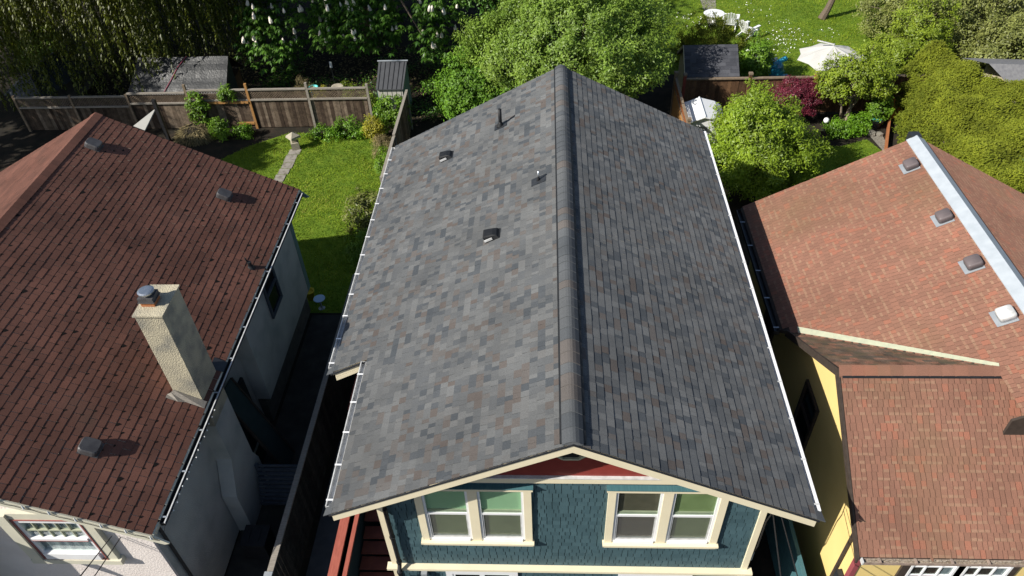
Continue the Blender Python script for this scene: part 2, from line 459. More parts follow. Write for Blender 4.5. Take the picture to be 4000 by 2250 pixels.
# ------------------------------------------------------------------ ground
def sheet(name, poly, z, m, label=None):
    b = MB(); n = len(poly)
    b.add([(p[0], p[1], z) for p in poly], [tuple(range(n))])
    o = b.build(name, m, base=(0, 0, 0))
    return tag(o, kind='structure')
sheet('ground', [(-160, -120), (160, -120), (160, 200), (-160, 200)], 0, M['soil'])
LAWN_L = [(-14.6, 10.2), (-5.9, 10.2), (-5.9, 20.4), (-7.6, 21.2), (-11.6, 21.4), (-13.0, 20.4), (-14.6, 18.6)]
LAWN_B = [(1.8, 27.2), (12.6, 24.6), (16.2, 24.6), (21, 29), (24, 46), (-4, 46)]
LAWN_R = [(8.0, 15.2), (13.2, 15.2), (13.0, 19.2), (12.6, 20.3), (11.4, 19.8), (10.5, 19.9), (8.0, 20.4)]
LAWN_W = [tuple(at(u, v))[:2] for u, v in ((66, 176), (88, 176), (150, 118), (122, 52), (36, 112))]
for P_ in (LAWN_L, LAWN_B, LAWN_R, LAWN_W): sheet('lawn', P_, .004, M['lawn'])
sheet('path', [at(1757, -12), at(1800, -12), at(1803, 62), at(1790, 78), at(1784, 70)], .012, M['concrete'])
sheet('path', [(12.75, 20.9), (13.3, 20.9), (13.3, 18.4), (13.1, 18.4)], .010, M['gravel'])
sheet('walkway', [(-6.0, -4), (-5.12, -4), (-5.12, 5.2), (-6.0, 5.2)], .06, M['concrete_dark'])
b = MB(); yy = 17.2; rr = random.Random(3)
while yy < 20.0:
    h = rr.uniform(.42, .6); xo = -11.02 + rr.uniform(-.04, .04) + (yy - 18.5) * .06; w = rr.uniform(.20, .25)
    b.box(xo - w, xo + w, yy, yy + h - .05, -.01, .03)
    yy += h
tag(b.build('path', M['concrete'], base=(0, 0, 0)), kind='structure')

def inpoly(x, y, P):
    c = np.zeros(len(x), bool); n = len(P)
    for i in range(n):
        x0, y0 = P[i][0], P[i][1]; x1, y1 = P[(i + 1) % n][0], P[(i + 1) % n][1]
        if y0 == y1: continue
        k = ((y0 > y) != (y1 > y)) & (x < (x1 - x0) * (y - y0) / (y1 - y0) + x0)
        c ^= k
    return c

def fast_mesh(name, V, n_per, vals, m, parent=None, base=None):
    """V: (faces*n_per, 3) array, one polygon per n_per vertices"""
    nf = len(V) // n_per
    b = np.array(BASE[parent.name] if parent is not None else (base if base is not None else (0, 0, 0)), float)
    me = bpy.data.meshes.new(name)
    me.vertices.add(len(V)); me.vertices.foreach_set('co', (V - b).astype(np.float32).ravel())
    me.loops.add(len(V)); me.loops.foreach_set('vertex_index', np.arange(len(V), dtype=np.int32))
    me.polygons.add(nf); me.polygons.foreach_set('loop_start', np.arange(0, len(V), n_per, dtype=np.int32))
    a = me.attributes.new('v', 'FLOAT', 'FACE'); a.data.foreach_set('value', np.asarray(vals, np.float32))
    me.materials.append(m); me.update(calc_edges=True)
    o = bpy.data.objects.new(name, me); COL.objects.link(o)
    if parent is not None: o.parent = parent
    else: o.location = tuple(b)
    BASE[o.name] = Vector(b)
    return o

def unit(a): return a / np.maximum(np.linalg.norm(a, axis=1, keepdims=True), 1e-9)
def leaf_quads(P, N, D, L, Wd):
    """diamond leaves: base P, direction D, normal N, length L, width Wd"""
    S = unit(np.cross(D, N)); L = L[:, None]; Wd = Wd[:, None]
    a = P; c = P + D * L; m_ = P + D * L * .45 + N * L * .06
    b = m_ + S * Wd * .5; d = m_ - S * Wd * .5
    return np.stack([a, b, c, d], 1).reshape(-1, 3)
def blob_leaves(clumps, rad, per, size, aspect, outc, up=.5, droop=.3, rnd=.8, seed=0):
    """clumps: (n,3) centres; returns vertices and values"""
    g = np.random.default_rng(seed)
    n = len(clumps) * per
    rad = np.asarray(rad)
    C = np.repeat(clumps, per, 0); Rr = np.repeat(np.broadcast_to(rad, (len(clumps),)), per)[:, None]
    off = g.normal(size=(n, 3)); off = unit(off) * (g.random((n, 1)) ** .5) * Rr * np.array([1, 1, .75])
    P = C + off
    out = unit(off + (C - outc) * .35)
    N = unit(out * .75 + np.array([-.35, -.2, up + .1]) + g.normal(size=(n, 3)) * rnd * .5)
    D = g.normal(size=(n, 3)); D = D - N * (D * N).sum(1, keepdims=True); D = unit(unit(D) + np.array([0, 0, -droop]))
    L = size[0] + g.random(n) * (size[1] - size[0])
    cl = np.repeat(g.normal(0, .16, len(clumps)), per)
    val = np.clip(.5 + cl + g.normal(0, .18, n), 0, 1)
    return leaf_quads(P, N, D, L, L * aspect), val
def ell_clumps(ells, seed=0, shell=.55, low=-.45):
    g = np.random.default_rng(seed); out = []; oc = []
    for (c, r, n) in ells:
        d = unit(g.normal(size=(n * 3, 3))); d = d[d[:, 2] > low][:n]
        k = shell + (1 - shell) * g.random((len(d), 1)) ** .6
        # lumpy outline
        lump = 1 + .13 * np.sin(d[:, :1] * 5 + c[0] * 3) + .13 * np.sin(d[:, 1:2] * 6 + c[1] * 2) + .08 * np.sin(d[:, 2:] * 9)
        out.append(np.array(c) + d * k * lump * np.array(r)); oc.append(np.repeat([c], len(d), 0))
    return np.concatenate(out), np.concatenate(oc)

def make_trunk(root, base, top, r0, clumps, nl=14, m='bark', seed=0, multi=1, spread=.5):
    g = random.Random(seed); b = MB()
    base = Vector(base); top = Vector(top)
    for k in range(multi):
        bs = base + Vector((g.uniform(-1, 1), g.uniform(-1, 1), 0)) * (.12 * (multi > 1))
        tp = top + Vector((g.uniform(-1, 1), g.uniform(-1, 1), g.uniform(-.3, .3))) * spread * (multi > 1)
        pts = [bs.lerp(tp, t) + Vector((g.uniform(-1, 1), g.uniform(-1, 1), 0)) * .05 * (0 < t < 1) for t in (0, .15, .4, .7, 1)]
        rr_ = r0 if multi == 1 else r0 * .55
        b.tube(pts, [rr_ * 1.3, rr_, rr_ * .85, rr_ * .7, rr_ * .5], 8)
        for j in range(nl // multi + 1):
            c = Vector(clumps[g.randrange(len(clumps))])
            s = bs.lerp(tp, g.uniform(.55, 1))
            mid = s.lerp(c, .5) + Vector((0, 0, .12 * (c - s).length)) + Vector((g.uniform(-1, 1), g.uniform(-1, 1), 0)) * .12
            b.tube([s, mid, c], [rr_ * .4, rr_ * .25, .012], 5)
    return b.build('trunk', M[m], root)

def tree(name, label, cat, base, ells, leafm, per=60, crad=.35, size=(.07, .12), aspect=.5, trunk=.14, seed=1, m='bark', low=-.45,
         shell=.55, droop=.3, up=.5, rnd=.8, multi=1, group=None, nl=14, top=None):
    root = thing(name, label, cat, base, group)
    cl, oc = ell_clumps(ells, seed, shell, low)
    g = np.random.default_rng(seed + 5)
    rad = crad * (.7 + .6 * g.random(len(cl)))
    V, val = blob_leaves(cl, rad, per, size, aspect, np.repeat(oc, per, 0), up, droop, rnd, seed + 9)
    fast_mesh('crown', V, 4, val, M[leafm], root)
    t = top if top is not None else (ells[0][0][0], ells[0][0][1], ells[0][0][2] - ells[0][1][2] * .3)
    make_trunk(root, base, t, trunk, cl, nl, m, seed, multi)
    return root
def shrub(name, label, cat, base, r, n, leafm, per=40, crad=.22, size=(.06, .10), aspect=.5, seed=1, up=.5, droop=.2, group=None, h=None, rnd=.8):
    """low plant: foliage from the ground up with a few stems"""
    base = Vector(base); root = thing(name, label, cat, base, group)
    c = (base.x, base.y, base.z + r[2] * .55)
    cl, oc = ell_clumps([(c, (r[0], r[1], r[2] * .6), n)], seed, .45, -.8)
    V, val = blob_leaves(cl, crad, per, size, aspect, np.repeat(oc, per, 0), up, droop, rnd, seed + 3)
    V[:, 2] = np.maximum(V[:, 2], base.z + .01)
    fast_mesh('foliage', V, 4, val, M[leafm], root)
    b = MB(); g = random.Random(seed)
    for k in range(6):
        t = Vector(cl[g.randrange(len(cl))])
        b.tube([base + Vector((g.uniform(-.06, .06), g.uniform(-.06, .06), 0)), base.lerp(t, .5) + Vector((0, 0, .1)), t], [.02, .014, .006], 5)
    b.build('stem', M['bark'], root)
    return root

# ------------------------------------------------------------------ grey-roofed house in the middle
HW, HL, HS = 4.1, 12.44, 0.5014            # half width, length, roof slope
W2, YS = 4.906, 3.55                       # the rear part of the left slope reaches further out
HC = 1 / math.sqrt(1 + HS * HS)
YW = 0.5
house = thing('house', 'two-storey teal house with grey shingled gable roof and cream trim in the middle', 'house', (0, 6, 0))
def rz(x): return GZ - HS * abs(x)

# body
b = MB()
b.prism([(-3.44, YW + .03, 0), (3.44, YW + .03, 0), (3.44, YW + .03, rz(3.44) - .14), (0, YW + .03, GZ - .14), (-3.44, YW + .03, rz(3.44) - .14)], (0, 11.3, 0))
b.build('wall', M['teal_dark'], house)
b = MB(); b.box(-4.3, -3.442, 5.0, 11.8, 0, rz(4.3) - .16); b.build('side_wing', M['teal_dark'], house)

# roof deck, edges
b = MB()
for sgn, y0, w0, w1 in ((1, 0, 0, HW), (-1, 0, 0, HW), (-1, YS, HW, W2)):
    x0, x1 = sgn * w0, sgn * w1
    p = [(x0, y0, rz(x0) - .012), (x1, y0, rz(x1) - .012), (x1, y0, rz(x1) - .11), (x0, y0, rz(x0) - .11)]
    b.prism(p if sgn > 0 else p[::-1], (0, HL - y0, 0))
roof = b.build('roof', M['cream'], house)
def left_range(v):
    x = v * HC
    if x < HW + .02: return (-.03, HL + .03)
    return (YS - .03, HL + .03)
CC = .1525
b = MB()
shingles(b, (0, 0, GZ), (0, 1, 0), (-HC, 0, -HS * HC), (-HS * HC, 0, HC), int(round(W2 / HC / CC)), CC, left_range, (.07, .19), (.008, .014), grey_val)
b.build('shingles', M['grey_shingle'], roof)
b = MB()
shingles(b, (0, 0, GZ), (0, 1, 0), (HC, 0, -HS * HC), (HS * HC, 0, HC), int(round(HW / HC / CC)), CC, lambda v: (-.03, HL + .03), (.07, .20), (.005, .0095), grey_val)
b.build('shingles', M['grey_shingle'], roof)
# ridge cap with the dark vent strips under its edges
b = MB(); y = -.03; prof = [(-.165, -.042), (-.10, .004), (-.045, .034), (0, .042), (.045, .034), (.10, .004), (.165, -.042)]
while y < HL + .02:
    y2 = min(y + random.uniform(.18, .30), HL + .03); val = random.choice((.08, .15, .2, .25, .3, .33, .88))
    for i in range(len(prof) - 1):
        (xa, za), (xb, zb) = prof[i], prof[i + 1]
        b.quad((xa, y, GZ + za + .012), (xb, y, GZ + zb + .012), (xb, y2, GZ + zb), (xa, y2, GZ + za), val); b.quad((xa, y, GZ + za - .004), (xb, y, GZ + zb - .004), (xb, y, GZ + zb + .012), (xa, y, GZ + za + .012), val)
    y = y2
b.prism([(p[0], -.03, GZ + p[1] - .0) for p in prof], (0, .004, 0), .3)
b.build('ridge_cap', M['grey_shingle'], roof)
b = MB()
for sg in (-1, 1):
    w = .215 if sg < 0 else .235
    b.beam((sg * .168, 0.02, rz(.168) + .02), (sg * .168, HL, rz(.168) + .02), .05 if sg < 0 else .075, .03, (sg * HS, 0, 1))
b.build('vent_shade_strip', M['black_rubber'], roof)
# rake boards with drip edge
for yb, yd in ((-.035, -.028), (HL, .028)):
    for sg in (-1, 1):
        w = (W2 if (sg < 0 and yb > 1) else HW) - .03
        b = MB(); h = .19
        p = [(0, yb, GZ - .03), (sg * w, yb, rz(w) - .03), (sg * w, yb, rz(w) - .03 - h), (0, yb, GZ - .03 - h)]
        b.prism(p if sg > 0 else p[::-1], (0, .034, 0)); b.build('rake_board', M['cream'], roof)
        b = MB(); w += .05
        p = [(0, yb - .016, GZ - .0), (sg * w, yb - .016, rz(w) - .0), (sg * w, yb - .016, rz(w) - .034), (0, yb - .016, GZ - .034)]
        b.prism(p if sg > 0 else p[::-1], (0, .014, 0)); b.build('drip_edge', M['dark_metal'], roof)
# stub rake at the step of the left eave
b = MB()
for k, dz in ((0, .03), (.0, .135)):
    b.prism([(-HW + .05, YS - .05, rz(HW) - dz + .02), (-W2 + .06, YS - .05, rz(W2) - dz), (-W2 + .06, YS - .05, rz(W2) - dz - .095), (-HW + .05, YS - .05, rz(HW) - dz - .075)][::-1], (0, .035 + .03 * (dz > .1), 0))
b.build('rake_board', M['cream'], roof)
b = MB(); b.prism([(-HW, YS - .075, rz(HW) + .0), (-W2 - .03, YS - .075, rz(W2) - .015), (-W2 - .03, YS - .075, rz(W2) - .045), (-HW, YS - .075, rz(HW) - .035)][::-1], (0, .03, 0)); b.build('drip_edge', M['dark_metal'], roof)

def gutter(parent, x, y0, y1, z, sg, m, mb, step=.72, w=.115, hgt=.10, capped=True, cover=False):
    """open channel along y; sg: outward direction"""
    b = MB(); t = .006
    xs = sorted((x, x + sg * w))
    b.box(xs[0], xs[1], y0, y1, z - hgt, z - hgt + t)
    b.box(x, x + sg * t, y0, y1, z - hgt + t, z + .004) if sg > 0 else b.box(x - t, x, y0, y1, z - hgt + t, z + .004)
    xo = x + sg * w
    b.box(min(xo, xo - sg * .018), max(xo, xo - sg * .018), y0, y1, z - hgt + t, z)
    if capped:
        for yy in (y0, y1 - t): b.box(xs[0] + .001, xs[1] - .001, yy + .0005, yy + t, z - hgt + t, z - .004)
    if cover: b.box(min(x + sg * .03, xo), max(x + sg * .03, xo), y0 + .002, y1 - .002, z + .0005, z + .006)
    g = b.build('gutter', m, parent)
    y = y0 + .12
    while y < y1:
        b = MB(); b.box(xs[0] - .006, xs[1] + .002, y - .016, y + .016, z + .0065, z + .014)
        b.build('gutter_clip', mb, g)
        y += step
    return g
gutter(house, -HW - .005, -.02 + .15, YS - .06, rz(HW) - .01, -1, M['white_metal'], M['white_paint'])
gutter(house, -W2 - .005, YS + .12, HL - .02, rz(W2) - .01, -1, M['white_metal'], M['white_paint'])
gutter(house, HW + .005, .15, HL - .02, rz(HW) - .01, 1, M['white_paint'], M['white_metal'], .9, w=.085, cover=True)
# turned-up dark corner shingles at the eave ends
for sx, y_, w_ in ((-1, -.03, HW), (1, -.03, HW), (-1, YS - .05, W2)):
    p = [(sx * (w_ - .03), y_, rz(w_ - .03) + .012), (sx * (w_ + .13), y_, rz(w_ + .13) + .006), (sx * (w_ + .10), y_ + .20, rz(w_ + .10) + .01), (sx * (w_ - .03), y_ + .24, rz(w_ - .03) + .016)]
    b = MB(); b.prism(p if sx < 0 else p[::-1], (0, 0, -.012), .25); b.build('eave_corner', M['grey_shingle'], roof)

# roof vents and pipes
def on_left(x, y): return Vector((x, y, rz(x)))
NL = Vector((-HS * HC, 0, HC)); VL = Vector((-HC, 0, -HS * HC))
for x, y in ((-3.06, 10.36), (-1.56, 5.98)):
    b = MB(); b.m = frame(on_left(x, y) + NL * .012, (0, 1, 0), VL, NL)
    b.rbox(.34, .36, .008, .02, 1, 0)
    rv = b.build('roof_vent', M['black_rubber'], house)
    b = MB(); b.m = frame(on_left(x, y) + NL * .02, (0, 1, 0), VL, NL)
    b.add([(-.15, -.16, 0), (.15, -.16, 0), (.15, .17, 0), (-.15, .17, 0), (-.13, -.13, .06), (.13, -.13, .06), (.13, .17, .125), (-.13, .17, .125), (-.11, -.05, .105), (.11, -.05, .105), (.11, .13, .15), (-.11, .13, .15)],
          [(0, 1, 5, 4), (1, 2, 6, 5), (2, 3, 7, 6), (3, 0, 4, 7), (4, 5, 9, 8), (5, 6, 10, 9), (6, 7, 11, 10), (7, 4, 8, 11), (8, 9, 10, 11), (0, 3, 2, 1)])
    b.build('vent_hood', M['black_rubber'], rv)
    b = MB(); b.m = frame(on_left(x, y) + NL * .02, (0, 1, 0), VL, NL)
    b.box(-.166, -.150, -.02, .172, .012, .062); b.build('vent_grille', M['white_metal'], rv)
for x, y, r_, h_, m_ in ((-1.615, 10.69, .047, .50, 'black_rubber'), (-.58, 7.36, .020, .26, 'galv')):
    p = on_left(x, y)
    b = MB(); b.m = frame(p + NL * .012, (0, 1, 0), VL, NL); b.box(-.14, .14, -.2, .17, 0, .006)
    f_ = b.build('pipe_flashing', M['dark_metal'], house)
    b = MB(); b.lathe(p + Vector((0, 0, -.02)), [(r_ * 2.3, 0.0), (r_ * 2, .05), (r_ * 1.15, .12), (r_ * 1.05, .15)], 14); b.build('pipe_boot', M['black_rubber'], f_, True)
    b = MB(); b.tube([p, p + Vector((0, 0, h_))], r_, 14); b.build('vent_pipe', M[m_], f_, True)

# front wall: shingle siding, gable panel, trim
WINS = [(-2.76, -.66, 3.30, 5.30), (.66, 2.76, 3.30, 5.30), (-2.46, -.98, 0, 2.25), (1.0, 2.48, 0, 2.25)]
b = MB(); z = .8; row = 0; rr = random.Random(5)
while z < 5.5:
    h = .128
    x = -3.40 + rr.uniform(-.1, 0)
    while x < 3.40:
        w = rr.choice((.10, .13, .16, .19, .13)) * rr.uniform(.9, 1.1)
        xa, xb = max(x, -3.38), min(x + w - .011, 3.38); x += w
        if xb - xa < .02: continue
        zt = min(z + h + .004, GZ - HS * max(abs(xa), abs(xb)) - .13)
        if zt - z < .02: continue
        if any(xa > q[0] and xb < q[1] and z > q[2] and z + h < q[3] for q in WINS): continue
        j = rr.uniform(0, .012) if rr.random() < .6 else 0
        zb = z - .004 - j * .35
        yo = YW - .004
        val = rr.random()
        b.add([(xa, yo, zb), (xb, yo, zb), (xb, YW + .004, zt), (xa, YW + .004, zt), (xa, YW + .028, zb), (xb, YW + .028, zb), (xb, YW + .028, zt), (xa, YW + .028, zt)],
              [(0, 1, 2, 3), (0, 4, 5, 1), (0, 3, 7, 4), (1, 5, 6, 2)], val)
    z += h; row += 1
b.build('shingle_siding', M['teal'], house)
zg = 5.56
b = MB(); z = zg
while z < GZ - .2:
    z2 = min(z + .11, GZ - .16); xa = (GZ - .14 - z) / HS; xb = max((GZ - .14 - z2) / HS, .02)
    b.add([(-xa, YW - .022, z), (xa, YW - .022, z), (xb, YW - .006, z2), (-xb, YW - .006, z2), (-xa, YW, z), (xa, YW, z)], [(0, 1, 2, 3), (0, 4, 5, 1)])
    z += .11
gp = b.build('gable_panel', M['red_lap'], house)
b = MB(); pts = [(-.30, 6.45), (-.235, 6.22), (-.13, 6.125), (.13, 6.125), (.235, 6.22), (.30, 6.45)]
for i in range(5):
    (xa, za), (xb, zb) = pts[i], pts[i + 1]
    b.beam((xa, YW - .045, za), (xb, YW - .045, zb), .04, .045, (0, 1, 0))
gv = b.build('gable_vent', M['pale_flash'], gp)
b = MB(); b.prism([(-.27, YW - .03, 6.43), (-.22, YW - .03, 6.22), (-.13, YW - .03, 6.14), (.13, YW - .03, 6.14), (.22, YW - .03, 6.22), (.27, YW - .03, 6.43)][::-1], (0, .004, 0)); b.build('vent_louver', M['black_rubber'], gv)
b = MB(); b.box(-3.0, 3.0, YW - .07, YW + .02, 5.435, 5.575); b.build('belt_trim', M['cream'], house)
b = MB(); b.box(-2.92, 2.92, YW - .082, YW + .02, 5.578, 5.595); b.build('trim_flashing', M['white_metal'], house)
b = MB(); b.box(-3.54, 3.54, YW - .05, YW + .02, 2.27, 2.40); b.box(-3.58, 3.58, YW - .13, YW + .02, 2.403, 2.47); b.build('belt_trim', M['cream'], house)
for sg in (-1, 1):
    b = MB(); xs = sorted((sg * 3.37, sg * 3.485)); b.box(xs[0], xs[1], YW - .035, YW + .1, 2.472, rz(3.44) - .135)
    xs = sorted((sg * 3.37, sg * 3.50)); b.box(xs[0], xs[1], YW - .035, YW + .1, 0, 2.268); b.build('corner_board', M['cream'], house)
# windows
def pair(x0, side, blinds, holes=True):
    """x0: outer left of the casing; 2.08 wide, sill 3.33, head 5.29"""
    b = MB(); y0, y1 = YW - .055, YW + .03; x1 = x0 + 2.08
    b.box(x0, x0 + .135, y0, y1, 3.465, 5.155); b.box(x1 - .135, x1, y0, y1, 3.465, 5.155); b.box(x0 + .955, x0 + 1.125, y0, y1, 3.465, 5.155)
    b.box(x0 - .03, x1 + .03, y0 - .012, y1, 5.157, 5.285)
    tr = b.build('window_casing', M['cream'], house)
    b = MB(); b.box(x0 - .03, x1 + .03, y0 - .065, y1, 3.415, 3.463); b.box(x0 + .0, x1 - .0, y0 - .015, y1, 3.31, 3.412); b.build('sill', M['cream'], tr)
    b = MB(); b.box(x0 - .04, x1 + .04, y0 - .06, y1, 5.288, 5.303); b.build('head_flashing', M['teal_wood'], tr)
    for k in (0, 1):
        a = x0 + (.137 if k == 0 else 1.127); c = a + .816
        b = MB(); ys, ye = YW - .035, YW + .026; f = .045
        b.box(a, a + f, ys, ye, 3.467, 5.153); b.box(c - f, c, ys, ye, 3.467, 5.153)
        b.box(a + f, c - f, ys, ye, 5.11, 5.153); b.box(a + f, c - f, ys - .03, ye, 3.467, 3.53)
        w = b.build('window', M['white_paint'], house)
        b = MB(); b.box(a + f, c - f, ys + .006, ye, 4.34, 4.40); b.build('meeting_rail', M['white_paint'], w)
        b = MB(); f2 = .03
        b.box(a + f, a + f + f2, ys + .012, ye - .007, 3.532, 4.338); b.box(c - f - f2, c - f, ys + .012, ye - .007, 3.532, 4.338); b.box(a + f + f2, c - f - f2, ys + .012, ye - .007, 3.532, 3.575); b.build('sash', M['white_metal'], w)
        b = MB(); b.box(a + f, c - f, ys + .016, ys + .020, 4.402, 5.108); b.build('pane', M['glass'], w)
        b = MB(); b.box(a + f + f2, c - f - f2, ys + .030, ys + .034, 3.577, 4.338); b.build('pane', M['glass'], w)
        b = MB(); b.quad((a + f + f2, ys + .022, 3.577), (c - f - f2, ys + .022, 3.577), (c - f - f2, ys + .022, 4.338), (a + f + f2, ys + .022, 4.338)); b.build('insect_screen', M['screen'], w)
        # blind close behind the glass, with an inner ledge on the meeting rail
        up_, lo_ = blinds[k]
        b = MB(); b.box(a + f, c - f, ye - .006, ye - .001, 4.402, 5.108); b.build('blind', M[up_], w)
        b = MB(); b.box(a + f, c - f, ye - .006, ye - .001, 3.577, 4.338); b.build('blind', M[lo_], w)
        b = MB(); b.box(a + f + .002, c - f - .002, ys + .024, ye - .007, 4.402, 4.47); b.build('inner_ledge', M['pale_flash'], w)
pair(-2.75, -1, (('green_blind', 'olive_blind'), ('green_blind', 'olive_blind')))
pair(.67, 1, (('brown_blind', 'brown_blind'), ('olive_blind', 'olive_blind')))
for x0 in (-2.44, 1.02):
    b = MB(); b.box(x0, x0 + 1.45, YW - .045, YW + .03, 2.14, 2.262); b.box(x0, x0 + .13, YW - .04, YW + .03, .9, 2.138); b.box(x0 + 1.32, x0 + 1.45, YW - .04, YW + .03, .9, 2.138)
    tr = b.build('window_casing', M['white_paint'], house)
    for k in (0, 1):
        a = x0 + .132 + k * .593; b = MB(); b.box(a, a + .05, YW - .03, YW + .03, .9, 2.137); b.box(a + .543, a + .593, YW - .03, YW + .03, .9, 2.137); b.box(a + .05, a + .543, YW - .03, YW + .03, 2.08, 2.137)
        w = b.build('window', M['white_paint'], house)
        b = MB(); b.box(a + .05, a + .543, YW, YW + .006, .9, 2.078); b.build('pane', M['dark_glass'], w)
b = MB(); b.tube([(-3.31, YW - .09, 4.6), (-3.31, YW - .09, 2.62), (-3.31, YW - .2, 2.5), (-3.31, YW - .2, 2.2), (-3.31, YW - .1, 2.05), (-3.31, YW - .1, 0)], .042, 10)
for z in (2.66, 2.46, 2.2, 3.6): b.lathe((-3.31, YW - (.09 if z > 2.6 else .2), z), [(.055, 0), (.055, .05)], 10)
b.build('downspout', M['black_rubber'], house)
b = MB(); b.box(-2.93, -2.81, YW - .12, YW - .012, 2.06, 2.24); b.build('outlet_box', M['grey_metal'], house)
b = MB(); b.box(3.50, 3.60, YW + .12, YW + .32, 2.55, 2.85); b.build('meter_box', M['grey_metal'], house)

# red side porch: rail caps over a stair in the shade, and the red bay further back
porch = thing('side_porch', 'red painted wooden side porch with two rail caps, left of the teal front', 'porch', (-4.2, 1.4, 0))
b = MB(); b.box(-4.74, -4.55, -1.2, 3.1, 2.40, 2.47); b.build('rail', M['red_wood'], porch)
b = MB(); b.box(-4.70, -4.60, -1.2, 3.1, .2, 2.398); b.build('skirt', M['teal_dark'], porch)
b = MB(); b.box(-4.47, -4.38, -1.2, 3.1, 2.33, 2.40); b.build('rail', M['red_wood'], porch)
b = MB(); b.box(-4.455, -4.40, -1.2, 3.1, .2, 2.328); b.build('skirt', M['teal_dark'], porch)
b = MB()
for i in range(9): b.box(-4.36, -3.50, -1.0 + i * .30, -1.0 + i * .30 + .285, 1.0 + i * .10 - .04, 1.0 + i * .10)
b.build('stair', M['dark_red'], porch)
b = MB(); b.box(-4.36, -3.5, 1.7, 3.1, 1.96, 2.0); b.build('landing', M['dark_red'], porch)
bay = thing('side_bay', 'red box bay window showing under the left eave step of the grey roof', 'bay', (-5.0, 5.0, 0))
b = MB(); b.box(-5.1, -4.305, 4.36, 6.4, 1.0, 2.46); b.build('wall', M['red_wood'], bay)
b = MB(); b.box(-5.14, -4.31, 4.31, 6.45, 2.463, 2.52); b.build('roof', M['red_wood'], bay)

# ------------------------------------------------------------------ brown-roofed stucco house on the left
LX, LZ, LE, LEZ, LY0, LY1 = -12.41, 6.92, -7.46, 4.40, -.04, 10.72
LS = (LZ - LEZ) / (LE - LX); LC = 1 / math.sqrt(1 + LS * LS)
lz = lambda x: LZ - LS * abs(x - LX)
LXW = 2 * LX - LE
lh = thing('house', 'stucco bungalow under a worn brown shingled gable roof, on the left', 'house', (-12, 5, 0))
b = MB(); b.prism([(-16.6, .36, 0), (-8.2, .36, 0), (-8.2, .36, lz(-8.2) - .12), (LX, .36, LZ - .12), (-16.6, .36, lz(-16.6) - .12)], (0, 9.95, 0))
b.box(-8.198, -7.95, .36, 2.99, 0, lz(-7.95) - .13)
b.build('wall', M['stucco_grey'], lh)
b = MB(); b.prism([(-8.198, 5.82, 1.05), (-7.80, 5.82, 1.05), (-7.80, 5.82, lz(-7.8) - .13), (-8.198, 5.82, lz(-8.2) - .13)], (0, 4.5, 0)); 
b.build('side_bay', M['stucco_grey'], lh)
b = MB(); b.box(-7.93, -7.79, 10.1, 10.325, 1.05, 4.25); b.build('corner_trim', M['greyteal'], lh)
b = MB(); b.box(-8.26, -8.0, 5.9, 10.3, 0, 1.045); b.build('foundation', M['foundation'], lh)
b = MB(); b.prism([(-16.6, .30, 0), (-7.93, .30, 0), (-7.93, .30, lz(-7.93) - .13), (LX, .30, LZ - .13), (-16.6, .30, lz(-16.6) - .13)], (0, .055, 0)); b.build('front_wall', M['stucco_pink'], lh)
b = MB()
for sg, xe in ((1, LE), (-1, LXW)):
    p = [(LX, LY0, LZ - .012), (xe, LY0, LEZ - .012), (xe, LY0, LEZ - .10), (LX, LY0, LZ - .10)]
    b.prism(p if sg > 0 else p[::-1], (0, LY1 - LY0, 0))
lroof = b.build('roof', M['pale_trim'], lh)
LCC = .158; nr = int(round((LE - LX) / LC / LCC))
b = MB(); shingles(b, (LX, LY0, LZ), (0, 1, 0), (LC, 0, -LS * LC), (LS * LC, 0, LC), nr, LCC, lambda v: (-.02, LY1 - LY0 + .02), (.305, .305), (.006, .0115), brown_val, slot=.008, dirt=.8)
b.build('shingles', M['brown_shingle'], lroof)
b = MB(); shingles(b, (LX, LY0, LZ), (0, 1, 0), (-LC, 0, -LS * LC), (-LS * LC, 0, LC), nr, LCC, lambda v: (-.02, LY1 - LY0 + .02), (.305, .305), (.006, .009), brown_val)
b.build('shingles', M['brown_shingle'], lroof)
b = MB(); y = LY0 - .02
while y < LY1:
    y2 = min(y + .16, LY1 + .02); v_ = brown_val()
    for sg in (-1, 1):
        p = [(LX, y, LZ + .022), (LX, y2, LZ + .030), (LX + sg * .17, y2, lz(LX + .17) + .030), (LX + sg * .17, y, lz(LX + .17) + .022)]
        b.quad(*(p if sg < 0 else p[::-1]), v_)
    y = y2
b.prism([(LX - .17, LY0 - .02, lz(LX + .17) + .02), (LX, LY0 - .02, LZ + .02), (LX + .17, LY0 - .02, lz(LX + .17) + .02)], (0, .003, 0), .3)
b.build('ridge_cap', M['brown_shingle'], lroof)
for yb in (LY0 - .035, LY1):
    for sg in (-1, 1):
        xe = LE + .22 if sg > 0 else LXW - .22; h = .21
        b = MB(); p = [(LX, yb, LZ - .015), (xe - sg * .25, yb, lz(xe - sg * .25) - .015), (xe, yb, lz(xe) - .14), (xe - sg * .1, yb, lz(xe - sg * .1) - .015 - h), (LX, yb, LZ - .015 - h)]
        b.prism(p if sg > 0 else p[::-1], (0, .034, 0)); b.build('rake_board', M['pale_trim'] if yb < 1 else M['greyteal'], lroof)
g = gutter(lh, LE + .004, LY0 + .25, LY1 - .12, LEZ - .03, 1, M['dark_metal'], M['grey_metal'], .98, .085, .09)
b = MB(); b.box(LE + .085, LE + .106, LY0 + .25, LY1 - .12, LEZ - .045, LEZ - .02); b.build('gutter_lip', M['white_metal'], g)
